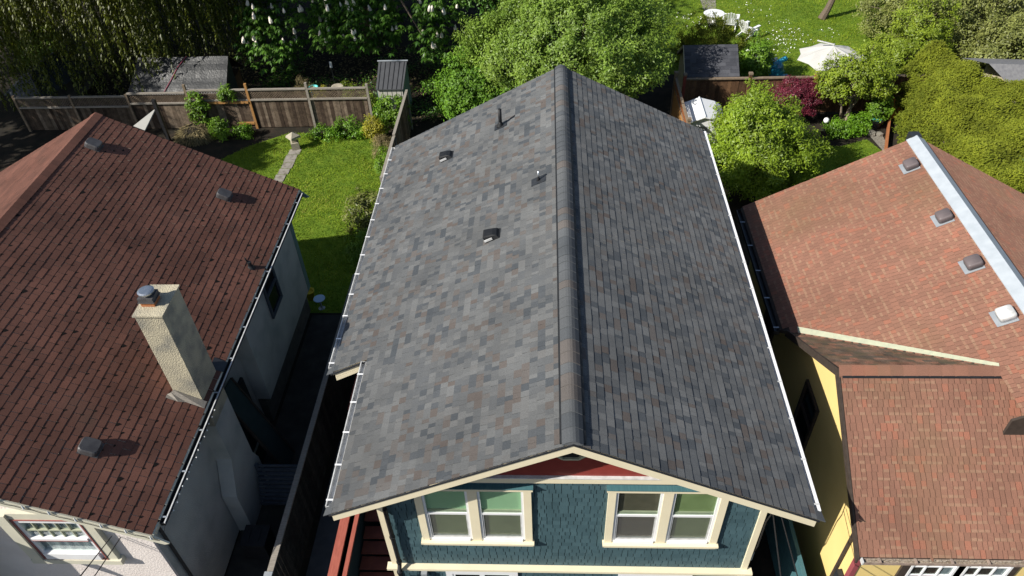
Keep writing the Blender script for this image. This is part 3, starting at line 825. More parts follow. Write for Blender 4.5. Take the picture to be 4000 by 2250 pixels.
# chimney on the right wall, passing through the eave
b = MB(); b.box(-8.10, -7.575, 2.97, 3.80, 3.6, 6.93); 
ch = b.build('chimney', M['stucco_cream'], lh)
b = MB(); b.box(-8.19, -7.578, 2.97, 3.80, 0, 3.598); b.prism([(-7.577, 2.55, 0), (-7.577, 3.95, 0), (-7.577, 3.95, 1.1), (-7.577, 3.8, 1.5), (-7.577, 2.97, 2.4), (-7.577, 2.55, 1.5)], (-.35, 0, 0)); b.build('chimney_breast', M['stucco_grey'], lh)
b = MB(); b.prism([(-8.13, 2.94, 6.93), (-7.545, 2.94, 6.93), (-7.545, 3.83, 6.93), (-8.13, 3.83, 6.93)], (0, 0, .035)); b.build('chimney_crown', M['stucco_cream'], ch)
b = MB(); b.box(-8.04, -7.78, 3.20, 3.46, 6.966, 7.08); fl = b.build('flue', M['copper_clay'], ch)
b = MB(); b.box(-8.055, -7.765, 3.185, 3.475, 7.083, 7.17); b.box(-8.07, -7.75, 3.17, 3.49, 7.07, 7.082); b.build('flue_collar', M['worn_grey'], ch)
b = MB(); b.lathe((-7.91, 3.33, 7.172), [(.085, 0), (.085, .06)], 14); b.lathe((-7.91, 3.33, 7.235), [(.15, 0), (.155, .03), (.12, .045), (.02, .05)], 20); b.build('chimney_cap', M['galv'], ch)
def lroof_pt(x, y, h=0): return Vector((x, y, lz(x))) + Vector((LS * LC, 0, LC)) * h
b = MB()
b.m = frame(lroof_pt(-7.88, 2.93, .014), (0, 1, 0), (LC, 0, -LS * LC), (LS * LC, 0, LC))
b.add([(-.05, -.36, .0), (-.14, -.36, 0), (-.16, -.1, .012), (-.11, .05, .0), (-.13, .42, 0), (.035, .42, .02), (.035, -.28, .09), (-.02, -.30, .05)], [(0, 1, 2, 7), (7, 2, 3, 6), (6, 3, 4, 5)])
b.build('chimney_flashing', M['grey_wood'], lh)
b = MB(); b.m = frame(lroof_pt(-7.62, 3.98, .016), (0, 1, 0), (LC, 0, -LS * LC), (LS * LC, 0, LC)); b.add([(-.17, -.1, 0), (.16, -.1, 0), (.12, .2, .01), (-.17, .2, .01)], [(0, 1, 2, 3)]); b.build('chimney_flashing', M['dark_metal'], lh)
NR = (LS * LC, 0, LC); VR = (LC, 0, -LS * LC)
LV = [(-11.97, 9.43), (-8.99, 9.33), (-8.93, 1.27)]
for x, y in LV:
    b = MB(); b.m = frame(lroof_pt(x, y, .012), (0, 1, 0), VR, NR); b.box(-.165, .165, -.17, .20, 0, .006); rv = b.build('roof_vent', M['worn_grey'], lh)
    b = MB(); b.m = frame(lroof_pt(x, y, .02), (0, 1, 0), VR, NR); b.rbox(.32, .36, .125, .075, .88, rim=.32); b.build('vent_hood', M['worn_grey'], rv)
p = lroof_pt(-7.78, 7.15)
b = MB(); b.tube([p, p + Vector((0, 0, .17))], .05, 10); b.tube([p + Vector((-.03, 0, .1)), p + Vector((-.06, -.01, .30))], .018, 8); b.lathe(p + Vector((0, 0, -.03)), [(.11, 0), (.06, .08)], 12); b.build('vent_pipe', M['black_rubber'], lh)
t = thing('storage_bin', 'black square storage bin at the foot of the stucco chimney breast', 'bin', (-7.2, 2.05, 0))
b = MB(); b.box(-7.5, -6.95, 1.8, 2.3, 0, .62); b.build('tub', M['black_pot'], t)
b = MB(); b.box(-7.52, -6.93, 1.78, 2.32, .622, .68); b.beam((-7.35, 1.9, .69), (-7.35, 2.2, .69), .02, .02); b.beam((-7.12, 1.9, .69), (-7.12, 2.2, .69), .02, .02); b.build('lid', M['black_pot'], t)
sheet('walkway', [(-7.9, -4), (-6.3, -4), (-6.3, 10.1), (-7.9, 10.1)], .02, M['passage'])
# windows of the bungalow
b = MB(); yf = .225
WX0, WX1, WZ0, WZ1 = -10.22, -8.98, 3.12, 4.42
b.box(WX0 - .25, WX0 - .03, yf - .08, yf + .08, WZ0 - .10, WZ1 + .2); b.box(WX1 + .03, WX1 + .22, yf - .03, yf + .08, WZ0 - .10, WZ1 + .05); b.box(WX0 - .03, WX1 + .03, yf - .03, yf + .08, WZ1 + .03, WZ1 + .22)
wc = b.build('window_casing', M['pale_trim'], lh)
b = MB(); b.box(WX0 - .30, WX1 + .28, yf - .07, yf + .08, WZ0 - .24, WZ0 - .103); b.build('sill', M['pale_trim'], wc)
b = MB(); b.box(WX0 - .028, WX1 + .028, yf - .045, yf + .02, WZ0 - .10, WZ0 - .055); b.box(WX0 - .028, WX0, yf - .045, yf + .02, WZ0 - .053, WZ1 + .028); b.box(WX1, WX1 + .028, yf - .045, yf + .02, WZ0 - .053, WZ1 + .028); b.box(WX0, WX1, yf - .045, yf + .02, WZ1, WZ1 + .028)
b.build('red_bead', M['red_trim'], wc)
b = MB(); f = .07; yo = yf - .02
b.box(WX0 + .002, WX0 + f, yo, yf + .05, WZ0 - .05, WZ1 - .002); b.box(WX1 - f, WX1 - .002, yo, yf + .05, WZ0 - .05, WZ1 - .002); b.box(WX0 + f, WX1 - f, yo - .05, yf + .05, WZ0 - .05, WZ0 + .14); b.box(WX0 + f, WX1 - f, yo, yf + .05, WZ1 - .10, WZ1 - .002)
wn = b.build('window', M['white_paint'], lh)
b = MB(); b.box(WX0 + f, WX1 - f, yo - .03, yf + .05, 3.74, 3.80); b.build('transom_bar', M['white_paint'], wn)
b = MB(); b.box(WX0 + f, WX1 - f, yo - .035, yo + .02, 3.725, 3.738); b.build('red_bead', M['red_trim'], wn)
b = MB()
for i in range(1, 5): x = WX0 + f + (WX1 - WX0 - 2 * f) * i / 5; b.box(x - .012, x + .012, yo + .012, yf + .04, 3.802, WZ1 - .102)
b.box(WX0 + f, WX1 - f, yo + .01, yf + .04, 4.02, 4.06); b.build('muntin', M['pale_flash'], wn)
b = MB(); b.box(WX0 + f, WX1 - f, yf + .02, yf + .024, WZ0 + .141, 3.739); b.box(WX0 + f, WX1 - f, yf + .02, yf + .024, 3.801, WZ1 - .101); b.build('pane', M['glass'], wn)
b = MB(); n = 26; w_ = (WX1 - WX0 - 2 * f) / n
for i in range(n):
    x = WX0 + f + i * w_; d0, d1 = .012 * math.sin(i * 1.3), .012 * math.sin((i + 1) * 1.3)
    b.quad((x, yf + .046 + d0 * .6, WZ0 + .14), (x + w_, yf + .046 + d1 * .6, WZ0 + .14), (x + w_, yf + .046 + d1 * .6, WZ1 - .1), (x, yf + .046 + d0 * .6, WZ1 - .1))
b.build('curtain', M['curtain'], wn)
# unseen steep gable further left, added to cast the slanting shadow on the front wall
b = MB(); b.prism([(-16.0, -.8, 3.4), (-13.35, -.8, 6.52), (-11.25, -.8, 3.96), (-11.25, -.8, 3.82), (-13.35, -.8, 6.38), (-16.0, -.8, 3.26)][::-1], (0, .75, 0))
b.prism([(-15.8, -.6, 0), (-11.75, -.6, 0), (-11.75, -.6, 4.4), (-13.35, -.6, 6.36), (-15.8, -.6, 3.5)], (0, .85, 0)); b.build('shadow_gable', M['pale_trim'], lh)
# right wall window and the leaning panel, drains
def wall_window(parent, x, y0, y1, z0, z1, fm, gm, out=1, dep=.06):
    b = MB(); f = .07; xs = sorted((x - out * .03, x + out * dep))
    b.box(xs[0], xs[1], y0, y0 + f, z0, z1); b.box(xs[0], xs[1], y1 - f, y1, z0, z1); b.box(xs[0], xs[1], y0 + f, y1 - f, z0, z0 + f); b.box(xs[0], xs[1], y0 + f, y1 - f, z1 - f, z1); b.box(xs[0], xs[1] - .0, y0 + f, y1 - f, (z0 + z1) / 2 - .03, (z0 + z1) / 2 + .03)
    w = b.build('window', M[fm], parent)
    xs = sorted((x + out * .004, x + out * .012))
    b = MB(); b.box(xs[0], xs[1], y0 + f, y1 - f, z0 + f, (z0 + z1) / 2 - .03); b.box(xs[0], xs[1], y0 + f, y1 - f, (z0 + z1) / 2 + .03, z1 - f); b.build('pane', M[gm], w)
wall_window(lh, -7.80, 7.35, 8.25, 2.55, 4.0, 'slate', 'dark_glass')
b = MB(); b.box(-8.19, -8.12, 4.3, 5.5, .3, 2.3); b.build('side_door', M['black_pot'], lh)
b = MB(); b.tube([(-7.88, .55, 4.2), (-7.88, .55, 1.4), (-7.8, .62, 1.2)], .035, 8); b.build('downspout', M['dark_metal'], lh)
b = MB(); b.box(-7.95, -7.82, .35, .55, .9, 1.25); b.lathe((-7.85, .25, .75), [(.09, 0), (.09, .12), (.02, .14)], 12); b.build('meter_box', M['grey_metal'], lh)
panel = thing('old_door', 'long dark green door leaning on the side wall behind the chimney', 'door', (-7.5, 4.4, 0))
b = MB(); b.beam((-7.15, 4.45, .1), (-8.1, 4.62, 2.9), .62, .05, (1, 0, .3)); b.build('board', mat('green_door', (.035, .055, .055), (.028, .045, .046), 4, .6), panel)
b = MB(); b.beam((-7.12, 4.12, .1), (-8.07, 4.29, 2.9), .04, .07, (1, 0, .3)); b.beam((-7.12, 4.78, .1), (-8.07, 4.95, 2.9), .04, .07, (1, 0, .3)); b.build('frame', M['brown_trim'], panel)

# ------------------------------------------------------------------ yellow house on the right
RE, REZ, RX, RS = 4.95, 4.03, 9.0, .537
RZ = REZ + RS * (RX - RE); RC = 1 / math.sqrt(1 + RS * RS)
RY1, RY0 = 10.2, 1.6
XG, YR, ZR, YE, ZE = 5.12, 2.83, 5.70, 0.0, 3.90
FS = (ZR - ZE) / (YR - YE); FC = 1 / math.sqrt(1 + FS * FS)
rh = thing('house', 'yellow house with orange-red shingled roofs and a cross gable, on the right', 'house', (9, 5, 0))
vy = lambda x: YR + (ZR - REZ - RS * (x - RE)) / FS        # valley
b = MB()
b.box(5.4, 12.6, .36, 9.8, 0, 3.82)
b.prism([(5.4, .36, 3.82), (5.4, YR, ZR - .20), (5.4, 5.3, 3.82)][::-1], (7.2, 0, 0))
b.prism([(5.4, 9.75, 3.822), (12.6, 9.75, 3.822), (RX, 9.75, RZ - .2)], (0, .05, 0))
b.build('wall', M['yellow'], rh)
b = MB(); b.prism([(RX - 1.1, RY0 + .2, 4.6), (RX + 1.1, RY0 + .2, 4.6), (RX + 1.1, RY0 + .2, ZR - .25), (RX, RY0 + .2, RZ - .13), (RX - 1.1, RY0 + .2, ZR - .25)], (0, .05, 0)); b.build('gable_end', M['brown_trim'], rh)
# decks
b = MB()
b.prism([(RX, RY0, RZ - .012), (RE, RY0, REZ - .012), (RE, RY0, REZ - .10), (RX, RY0, RZ - .10)], (0, .01, 0))
def slab(b, poly, t=.09):
    n = len(poly); vs = [Vector(p) for p in poly] + [Vector(p) - Vector((0, 0, t)) for p in poly]
    b.add(vs, [tuple(range(n)), tuple(range(2 * n - 1, n - 1, -1))] + [(i, i + n, (i + 1) % n + n, (i + 1) % n) for i in range(n)])
zr = lambda x: REZ + RS * (x - RE) if x <= RX else RZ - RS * (x - RX)
b = MB(); e = -.014
xv = RE + (ZR - REZ) / RS
slab(b, [(RE, RY1, REZ + e), (RE, 5.50, REZ + e), (RE + .3, vy(RE + .3) - .02, zr(RE + .3) + e), (xv, YR, ZR + e), (xv, RY0, ZR + e), (RX, RY0, RZ + e), (RX, RY1, RZ + e)])
slab(b, [(RX, RY1, RZ + e), (RX, RY0, RZ + e), (2 * RX - RE, RY0, REZ + e), (2 * RX - RE, RY1, REZ + e)])
slab(b, [(XG, YE, ZE + e), (13.0, YE, ZE + e), (13.0, YR, ZR + e), (XG, YR, ZR + e)])
slab(b, [(XG, YR, ZR + e), (xv, YR, ZR + e), (XG, vy(XG), zr(XG) + e)])
rroof = b.build('roof', M['brown_trim'], rh)
RCC = .142
b = MB()
def rng_main(v):
    x = RX - v * RC
    y0 = RY0 if x > xv else vy(x) - .01
    return (max(y0, 5.48 if x < RE + .12 else y0), RY1 + .02)
shingles(b, (RX, 0, RZ), (0, 1, 0), (-RC, 0, -RS * RC), (-RS * RC, 0, RC), int(round((RX - RE) / RC / RCC)), RCC, rng_main, (.09, .125), (.004, .006), red_val, tan=True, slot=.004)
b.build('shingles', M['red_shingle'], rroof)
b = MB(); shingles(b, (RX, RY0, RZ), (0, 1, 0), (RC, 0, -RS * RC), (RS * RC, 0, RC), int(round((RX - RE) / RC / RCC)), RCC, lambda v: (0, RY1 - RY0 + .02), (.09, .125), (.004, .006), red_val, tan=True, slot=.004)
b.build('shingles', M['red_shingle'], rroof)
b = MB(); shingles(b, (XG - .01, YR, ZR), (1, 0, 0), (0, -FC, -FS * FC), (0, -FS * FC, FC), int(round(YR / FC / .146)), .146, lambda v: (0, 8), (.085, .12), (.005, .007), red_val, tan=True, slot=.005, dirt=.02)
b.build('shingles', M['red_shingle'], rroof)
b = MB()
def rng_back(v):
    y = YR + v * FC
    x1 = RE + (ZR - REZ - FS * (y - YR)) / RS + .02 - XG
    return (0, x1) if x1 > .05 else None
shingles(b, (XG - .01, YR, ZR), (1, 0, 0), (0, FC, -FS * FC), (0, FS * FC, FC), int((vy(XG) - YR) / FC / .146) + 1, .146, rng_back, (.155, .155), (.003, .005), lambda: random.random())
b.build('shingles', M['moss_shingle'], rroof)
# ridge shingles on the cross gable, metal cap on the long ridge
b = MB(); x = XG - .02
while x < 8.3:
    x2 = x + .235; v_ = random.choice((0, .1, .25, .4, .6, .7))
    for sg, h in ((-1, .145), (1, .13)):
        p = [(x - .02, YR, ZR + .062), (x2 + .03, YR, ZR + .028), (x2 + .03 + (.05 if sg > 0 else 0), YR + sg * h, ZR - FS * h + .016), (x - .02 + (.05 if sg > 0 else 0), YR + sg * h, ZR - FS * h + .03)]
        b.quad(*(p if sg < 0 else p[::-1]), v_)
        q0 = Vector(p[3]); q1 = Vector(p[2])
        b.quad(q0, q1, q1 - Vector((0, 0, .026)), q0 - Vector((0, 0, .036)), .02)
    x = x2
b.build('ridge_cap', M['red_shingle'], rroof)
b = MB(); b.beam((XG + .02, YR - .15, ZR - FS * .15 + .012), (8.2, YR - .15, ZR - FS * .15 + .012), .045, .03, (0, -FS, 1)); b.build('vent_shade_strip', M['black_rubber'], rroof)  # black strip paints the shadow gap under the ridge shingles
b = MB()
for sg in (-1, 1):
    p = [(RX, RY0, RZ + .035), (RX, RY1 + .03, RZ + .035), (RX + sg * .225, RY1 + .03, RZ - RS * .225 + .026), (RX + sg * .225, RY0, RZ - RS * .225 + .026)]
    b.quad(*(p if sg < 0 else p[::-1]))
    p2 = [Vector(p[3]), Vector(p[2])]
    b.quad(p2[0], p2[1], p2[1] - Vector((0, 0, .02)), p2[0] - Vector((0, 0, .02)))
b.prism([(RX - .225, RY1 + .03, RZ - RS * .225 + .02), (RX, RY1 + .03, RZ + .035), (RX + .225, RY1 + .03, RZ - RS * .225 + .02)], (0, .003, 0))
b.build('metal_ridge', M['pale_metal'], rroof)
b = MB(); b.box(RX - .13, RX + .13, RY1 + .02, RY1 + .25, RZ - .35, RZ + .01); b.build('ridge_end', M['dark_metal'], rroof)
b = MB(); n = 24
for i in range(n):
    xa = RE + .30 + (xv - RE - .32) * i / n; xb = RE + .30 + (xv - RE - .32) * (i + 1) / n
    o = .02; w0 = .17
    a0 = Vector((xa, vy(xa) + o, zr(xa) + .014)); b0 = Vector((xb, vy(xb) + o, zr(xb) + .014))
    b.quad(a0, b0, b0 + Vector((.02, w0 - .004 * i, .018)), a0 + Vector((.02, w0 - .004 * i, .018)))
b.build('valley_flashing', M['pale_flash'], rroof)
# rakes of the cross gable
b = MB(); h = .17
b.prism([(XG - .012, YR, ZR - .01), (XG - .012, YE - .02, ZE - .02), (XG - .012, YE - .02, ZE - .02 - h), (XG - .012, YR, ZR - h - .03)][::-1], (-.035, 0, 0)); b.build('rake_board', M['brown_trim'], rroof)
b = MB(); b.prism([(XG - .012, YR, ZR - .01), (XG - .012, YR, ZR - h - .03), (XG - .012, vy(XG) + .12, zr(XG) - .07 - h), (XG - .012, vy(XG) + .12, zr(XG) - .05)][::-1], (-.035, 0, 0)); b.build('rake_board', M['brown_trim'], rroof)
g = gutter(rh, RE - .004, 5.46, RY1 - .05, REZ - .03, -1, M['dark_metal'], M['grey_metal'], 1.0, .12, .10)
b = MB(); t = .008
b.box(XG + .02, 13, YE - .100, YE - .012, ZE - .095, ZE - .087); b.box(XG + .02, 13, YE - .100, YE - .090, ZE - .087, ZE - .03); b.box(XG + .02, 13, YE - .020, YE - .012, ZE - .087, ZE - .025)
g = b.build('gutter', M['old_gutter'], rh)
b = MB(); rr = random.Random(4); x = XG + .12
while x < 10:
    w = rr.uniform(.02, .07); b.box(x, x + w, YE - .036 - rr.uniform(0, .02), YE - .021, ZE - .0615, ZE - rr.uniform(.02, .04)); x += w
b.box(XG + .03, 13, YE - .0895, YE - .0205, ZE - .086, ZE - .062); b.build('gutter_debris', M['debris'], g)
for x in np.arange(XG + .3, 12, .62):
    b = MB(); b.box(x, x + .045, YE - .103, YE - .010, ZE - .024, ZE - .010); b.build('gutter_clip', M['old_gutter'], g)
b = MB(); b.box(XG + .015, XG + .04, YE - .105, YE - .010, ZE - .098, ZE - .008); b.build('gutter_end', M['white_metal'], g)
def rmain_pt(x, y, h=0): return Vector((x, y, zr(x))) + Vector((-RS * RC, 0, RC)) * h
for i, y in enumerate((9.20, 7.09, 5.49, 3.95)):
    x = 8.58 - i * .012
    b = MB(); b.m = frame(rmain_pt(x, y, .012), (0, 1, 0), (-RC, 0, -RS * RC), (-RS * RC, 0, RC)); b.box(-.2, .2, -.15, .24, 0, .008); rv = b.build('roof_vent', M['grey_metal'], rh)
    b = MB(); b.m = frame(rmain_pt(x, y, .02), (0, 1, 0), (-RC, 0, -RS * RC), (-RS * RC, 0, RC)); b.rbox(.31, .31, .14, .055, .86, .0, rim=.3)
    o = b.build('vent_hood', M['grey_metal'] if i == 3 else mat('brown_hood', (.14, .115, .118), (.12, .10, .102), 5, .45), rv, True)
    if i == 3: o.data.materials[0] = M['white_metal']; o['label'] = 'white vent hood'
# front: corner board, windows with shutters, bracket; left wall window
b = MB(); b.box(5.375, 5.47, .335, .45, 0, 3.75); b.build('corner_board', M['pink_trim'], rh)
b = MB(); b.box(5.33, 5.375, .70, .755, .2, 3.9); b.build('downspout', M['brown_trim'], rh)
b = MB(); b.box(5.28, 5.373, .46, .60, 2.0, 2.3); b.build('meter_box', M['dark_metal'], rh)
b = MB(); b.prism([(5.62, .358, 3.76), (5.62, .358, 3.45), (5.62, .10, 3.72), (5.62, .05, 3.76)], (.10, 0, 0)); b.build('eave_bracket', M['brown_trim'], rh)
for xs, gl in (((6.40, 7.26), 'dark_glass'), ((7.40, 8.24), 'dark_glass')):
    b = MB(); b.box(xs[0] - .16, xs[0] - .012, .315, .37, 1.9, 3.6); b.build('shutter', M['brown_trim'], rh)
    b = MB(); b.box(xs[1] + .012, xs[1] + .13, .315, .37, 1.9, 3.6); b.build('shutter', M['brown_trim'], rh)
    b = MB(); f = .045; z0, z1 = 1.95, 3.42
    b.box(xs[0], xs[0] + f, .31, .37, z0, z1); b.box(xs[1] - f, xs[1], .31, .37, z0, z1); b.box(xs[0] + f, xs[1] - f, .31, .37, z1 - f - .04, z1); b.box(xs[0] + f, xs[1] - f, .31, .37, z0, z0 + f)
    w = b.build('window', M['white_paint'], rh)
    b = MB()
    for i in (1, 2): xx = xs[0] + (xs[1] - xs[0]) * i / 3; b.box(xx - .014, xx + .014, .322, .365, z0 + f, z1 - f - .04)
    for z in (2.28, 2.62, 2.95): b.box(xs[0] + f, xs[1] - f, .326, .364, z - .014, z + .014)
    b.build('muntin', M['white_paint'], w)
    b = MB(); b.box(xs[0] + f, xs[1] - f, .345, .349, z0 + f, z1 - f - .04); b.build('pane', M['glass'], w)
    b = MB(); b.box(xs[1] - .22, xs[1] - f, .352, .355, z0 + f, z1 - f - .04); b.build('curtain', M['curtain'], w)
    b = MB(); b.box(xs[0] + f, xs[1] - .221, .356, .358, z0 + f, z1 - f - .04); b.build('blind', M['room'], w)
wall_window(rh, 5.40, 3.45, 4.35, 2.2, 3.62, 'brown_trim', 'dark_glass', out=-1)
wall_window(rh, 5.40, 6.8, 7.6, 2.2, 3.5, 'brown_trim', 'dark_glass', out=-1)

# ------------------------------------------------------------------ fences
def post_obj(root, x, y, w, h, m, cap=None):
    b = MB(); b.box(x - w / 2, x + w / 2, y - w / 2, y + w / 2, 0, h); p = b.build('post', M[m], root)
    if cap:
        b = MB(); b.box(x - w * .68, x + w * .68, y - w * .68, y + w * .68, h + .001, h + .05); b.prism([(x - w * .68, y - w * .68, h + .05), (x + w * .68, y - w * .68, h + .05), (x + w * .68, y + w * .68, h + .05), (x - w * .68, y + w * .68, h + .05)], (0, 0, .03)); b.build('post_cap', M[cap], p)
    return p
def boards(x0, x1, y, z0, z1, w=.14, seed=0, th=.02):
    b = MB(); g = random.Random(seed); x = x0
    while x < x1 - .02:
        ww = w * g.uniform(.85, 1.15); o = g.uniform(0, .012)
        b.box(x, min(x + ww - .006, x1), y + o, y + o + th, z0, z1 - g.uniform(0, .03), g.random()); x += ww
    return b
def lattice(x0, x1, y, z0, z1, step=.11):
    b = MB(); H_ = z1 - z0; x = x0 - H_
    while x < x1:
        for s_ in (1, -1):
            a = (x, z0) if s_ > 0 else (x + H_, z0); c = (x + H_, z1) if s_ > 0 else (x, z1)
            xa, za, xc, zc = a[0], a[1], c[0], c[1]
            def cl(t): return xa + (xc - xa) * t, za + (zc - za) * t
            t0, t1 = 0.0, 1.0
            for lim, sgn in ((x0, 1), (x1, -1)):
                da = (xa - lim) * sgn; dc = (xc - lim) * sgn
                if da < 0 and dc < 0: t1 = -1; break
                if da < 0: t0 = max(t0, da / (da - dc))
                elif dc < 0: t1 = min(t1, da / (da - dc))
            if t1 - t0 > .05:
                p, q = cl(t0), cl(t1); yy = y + (.008 if s_ > 0 else -.008)
                b.beam((p[0], yy, p[1]), (q[0], yy, q[1]), .036, .008, (0, 1, 0), .8)
        x += step
    return b
fence = thing('fence', 'weathered wooden fence with lattice top along the back of the left lawn', 'fence', (-13, 21.85, 0))
FX = [-23.4, -20.9, -18.4, -15.75, -13.1, -10.52, -7.95]
for i, x in enumerate(FX):
    post_obj(fence, x, 21.86, .10, 1.72 if x < -17 else (2.12 if -16 < x < -9 else 2.02), 'cap_wood' if x < -14 else ('new_wood' if x == -13.1 else 'grey_wood'), None)
for i in range(len(FX) - 1):
    a, c = FX[i] + .055, FX[i + 1] - .055; low = .22 if i < 2 else (.1 if i == 2 else 0)
    boards(a, c, 21.87, .04, 1.36 - low, .15, i).build('board_panel', M['old_wood'], fence)
    b = MB(); b.box(a, c, 21.80, 21.865, 1.35 - low, 1.42 - low); b.build('rail', M['grey_wood'], fence)
    b = MB(); b.box(a, c, 21.80, 21.90, 1.82 - low, 1.88 - low); b.build('rail', M['grey_wood'], fence)
    lattice(a, c, 21.86, 1.42 - low, 1.815 - low).build('lattice', M['old_wood'], fence)
b = MB(); b.box(FX[3] + .5, FX[4] - .055, 21.775, 21.798, 1.24, 1.34); b.box(FX[4] - .75, FX[4] - .055, 21.80, 21.865, .22, .32); b.build('new_rail', M['new_wood'], fence)

sf = thing('fence', 'short weathered board fence running away between the left lawn and the grey roof', 'fence', (-6.25, 18.5, 0))
b = MB(); y = 15.2; g = random.Random(2)
while y < 21.6: b.box(-6.27 + g.uniform(0, .01), -6.25, y, y + .14, .03, 1.68, g.random()); y += .147
b.build('board_panel', M['old_wood'], sf)
b = MB(); b.box(-6.31, -6.2, 15.2, 18.05, 1.70, 1.76); b.box(-6.31, -6.2, 18.2, 21.6, 1.74, 1.80); b.build('rail', M['grey_wood'], sf)
for y in (15.2, 18.12, 21.6): post_obj(sf, -6.24, y, .1, 1.84, 'grey_wood')

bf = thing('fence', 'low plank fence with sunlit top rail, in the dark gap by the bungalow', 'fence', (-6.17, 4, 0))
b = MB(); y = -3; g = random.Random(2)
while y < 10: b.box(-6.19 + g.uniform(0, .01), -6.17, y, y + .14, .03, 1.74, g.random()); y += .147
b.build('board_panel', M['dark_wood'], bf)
b = MB(); b.box(-6.24, -6.11, -3, .42, 1.75, 1.80); b.box(-6.24, -6.11, .56, 10, 1.77, 1.82); b.build('rail', M['grey_wood'], bf)
b = MB(); b.box(-6.24, -6.11, .43, .55, 0, 1.86); b.build('post', M['grey_wood'], bf)
b = MB(); b.box(-6.26, -6.09, .41, .57, 1.862, 1.88); b.build('post_cap', M['grey_metal'], bf)
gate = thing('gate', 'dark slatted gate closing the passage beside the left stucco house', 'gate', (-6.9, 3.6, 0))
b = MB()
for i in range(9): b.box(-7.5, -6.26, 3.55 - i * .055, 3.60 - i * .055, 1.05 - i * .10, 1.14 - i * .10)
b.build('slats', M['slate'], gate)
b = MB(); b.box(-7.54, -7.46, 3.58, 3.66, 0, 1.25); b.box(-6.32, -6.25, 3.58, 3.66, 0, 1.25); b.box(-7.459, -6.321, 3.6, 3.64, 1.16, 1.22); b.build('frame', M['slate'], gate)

fr = thing('fence', 'brown board fence with capped posts along the back of the right yard', 'fence', (9.5, 22.5, 0))
RX_ = [5.35, 8.05, 10.75, 13.4, 16.0]
for i, x in enumerate(RX_): post_obj(fr, x, 22.46, .12, 1.86, 'post_red' if i in (0, 2) else 'brown_wood', 'cap_wood')
for i in range(4):
    a, c = RX_[i] + .065, RX_[i + 1] - .065
    boards(a, c, 22.47, .05, 1.66, .15, 20 + i).build('board_panel', M['brown_wood'], fr)
    b = MB(); b.box(a, c, 22.40, 22.53, 1.665, 1.72); b.build('rail', M['cap_wood'], fr)
fs_ = thing('fence', 'red-brown side fence with lattice top beside the small white shed', 'fence', (4.95, 20.6, 0))
b = MB(); y = 18.6; g = random.Random(9)
while y < 22.3: b.box(4.94, 4.96, y, y + .14, .03, 1.42, g.random()); y += .147
b.build('board_panel', M['new_wood'], fs_)
lb = MB(); lb.m = lambda p: Vector((4.95 + p[1], p[0], p[2])); tmp = lattice(18.6, 22.3, 0, 1.45, 1.80)
lb.add(tmp.v, tmp.f, .8); lb.build('lattice', M['copper_clay'], fs_)
b = MB(); b.box(4.90, 5.0, 18.6, 22.3, 1.81, 1.86); b.box(4.92, 4.98, 18.6, 22.3, 1.40, 1.45); b.build('rail', M['cap_wood'], fs_)
for y in (18.55, 22.36): post_obj(fs_, 4.95, y, .12, 2.0, 'cap_wood', 'cap_wood')
tf = thing('fence', 'teal board fence in the gap between the teal and yellow houses', 'fence', (4.8, 1, 0))
b = MB(); y = -1.5; g = random.Random(9)
while y < 5.6: b.box(4.78, 4.80, y, y + .14, .03, 1.80, g.random()); y += .142
b.build('board_panel', M['teal_wood'], tf)
b = MB(); b.box(4.75, 4.83, -1.5, 5.6, 1.802, 1.85); b.build('rail', M['teal_wood'], tf)
for y in (-.2, 2.0, 4.2): post_obj(tf, 4.84, y, .07, 1.79, 'teal_wood')
rp = thing('gate_post', 'short orange-red wooden post beside the teal fence', 'post', (5.05, .62, 0))
b = MB(); b.box(4.97, 5.11, .56, .70, 0, 1.35); b.build('post', M['red_wood'], rp)
b = MB(); b.box(4.95, 5.13, .54, .72, 1.352, 1.39); b.build('post_cap', M['red_wood'], rp)

# ------------------------------------------------------------------ sheds behind the fences
ts = thing('shed', 'low shed under a black tarpaulin roof behind the left lattice fence', 'shed', (-17, 23.2, 0))
x0, x1, x2, x3 = at(322, 233, 1.45).x, at(562, 240, 1.45).x, at(345, 148, 2.5).x, at(570, 146, 2.5).x
y0, y1 = 22.5, 23.7
b = MB(); N = 24
g = np.random.default_rng(3)
def tz(i, j): return .006 * math.sin(i * .55 + j * .3) + .012 * math.sin(j * 1.3) + g.normal(0, .003)
gr = [[None] * (N + 1) for _ in range(11)]
for j in range(11):
    for i in range(N + 1):
        s = i / N; t = j / 10
        gr[j][i] = (x0 + (x1 - x0) * s + ((x2 - x0) * (1 - s) + (x3 - x1) * s) * t, y0 + (y1 - y0) * t, 1.45 + 1.05 * t + tz(i, j))
for j in range(10):
    for i in range(N): b.quad(gr[j][i], gr[j][i + 1], gr[j + 1][i + 1], gr[j + 1][i])
for i in range(N):
    p, q = gr[10][i], gr[10][i + 1]; b.quad(p, q, (q[0], q[1] + 1.3, 1.4), (p[0], p[1] + 1.3, 1.4))
for j in range(10):
    p, q = gr[j][N], gr[j + 1][N]; b.quad(p, (p[0] + .05, p[1], .5), (q[0] + .05, q[1], .5), q)
b.build('tarpaulin', M['tarp'], ts, True)
b = MB(); b.box(x0 + .15, x1 - .1, y0 + .1, y1 + 1.0, 0, 1.38); b.build('wall', M['brown_wood'], ts)
b = MB(); n = 26
for i in range(n):
    a = x0 + (x1 - x0) * i / n; c = x0 + (x1 - x0) * (i + .93) / n
    b.box(a, c, y0 - .06, y0 - .012, 1.37, 1.435 + .008 * math.sin(i * 2.2))
b.build('eave_edge', M['white_metal'], ts)
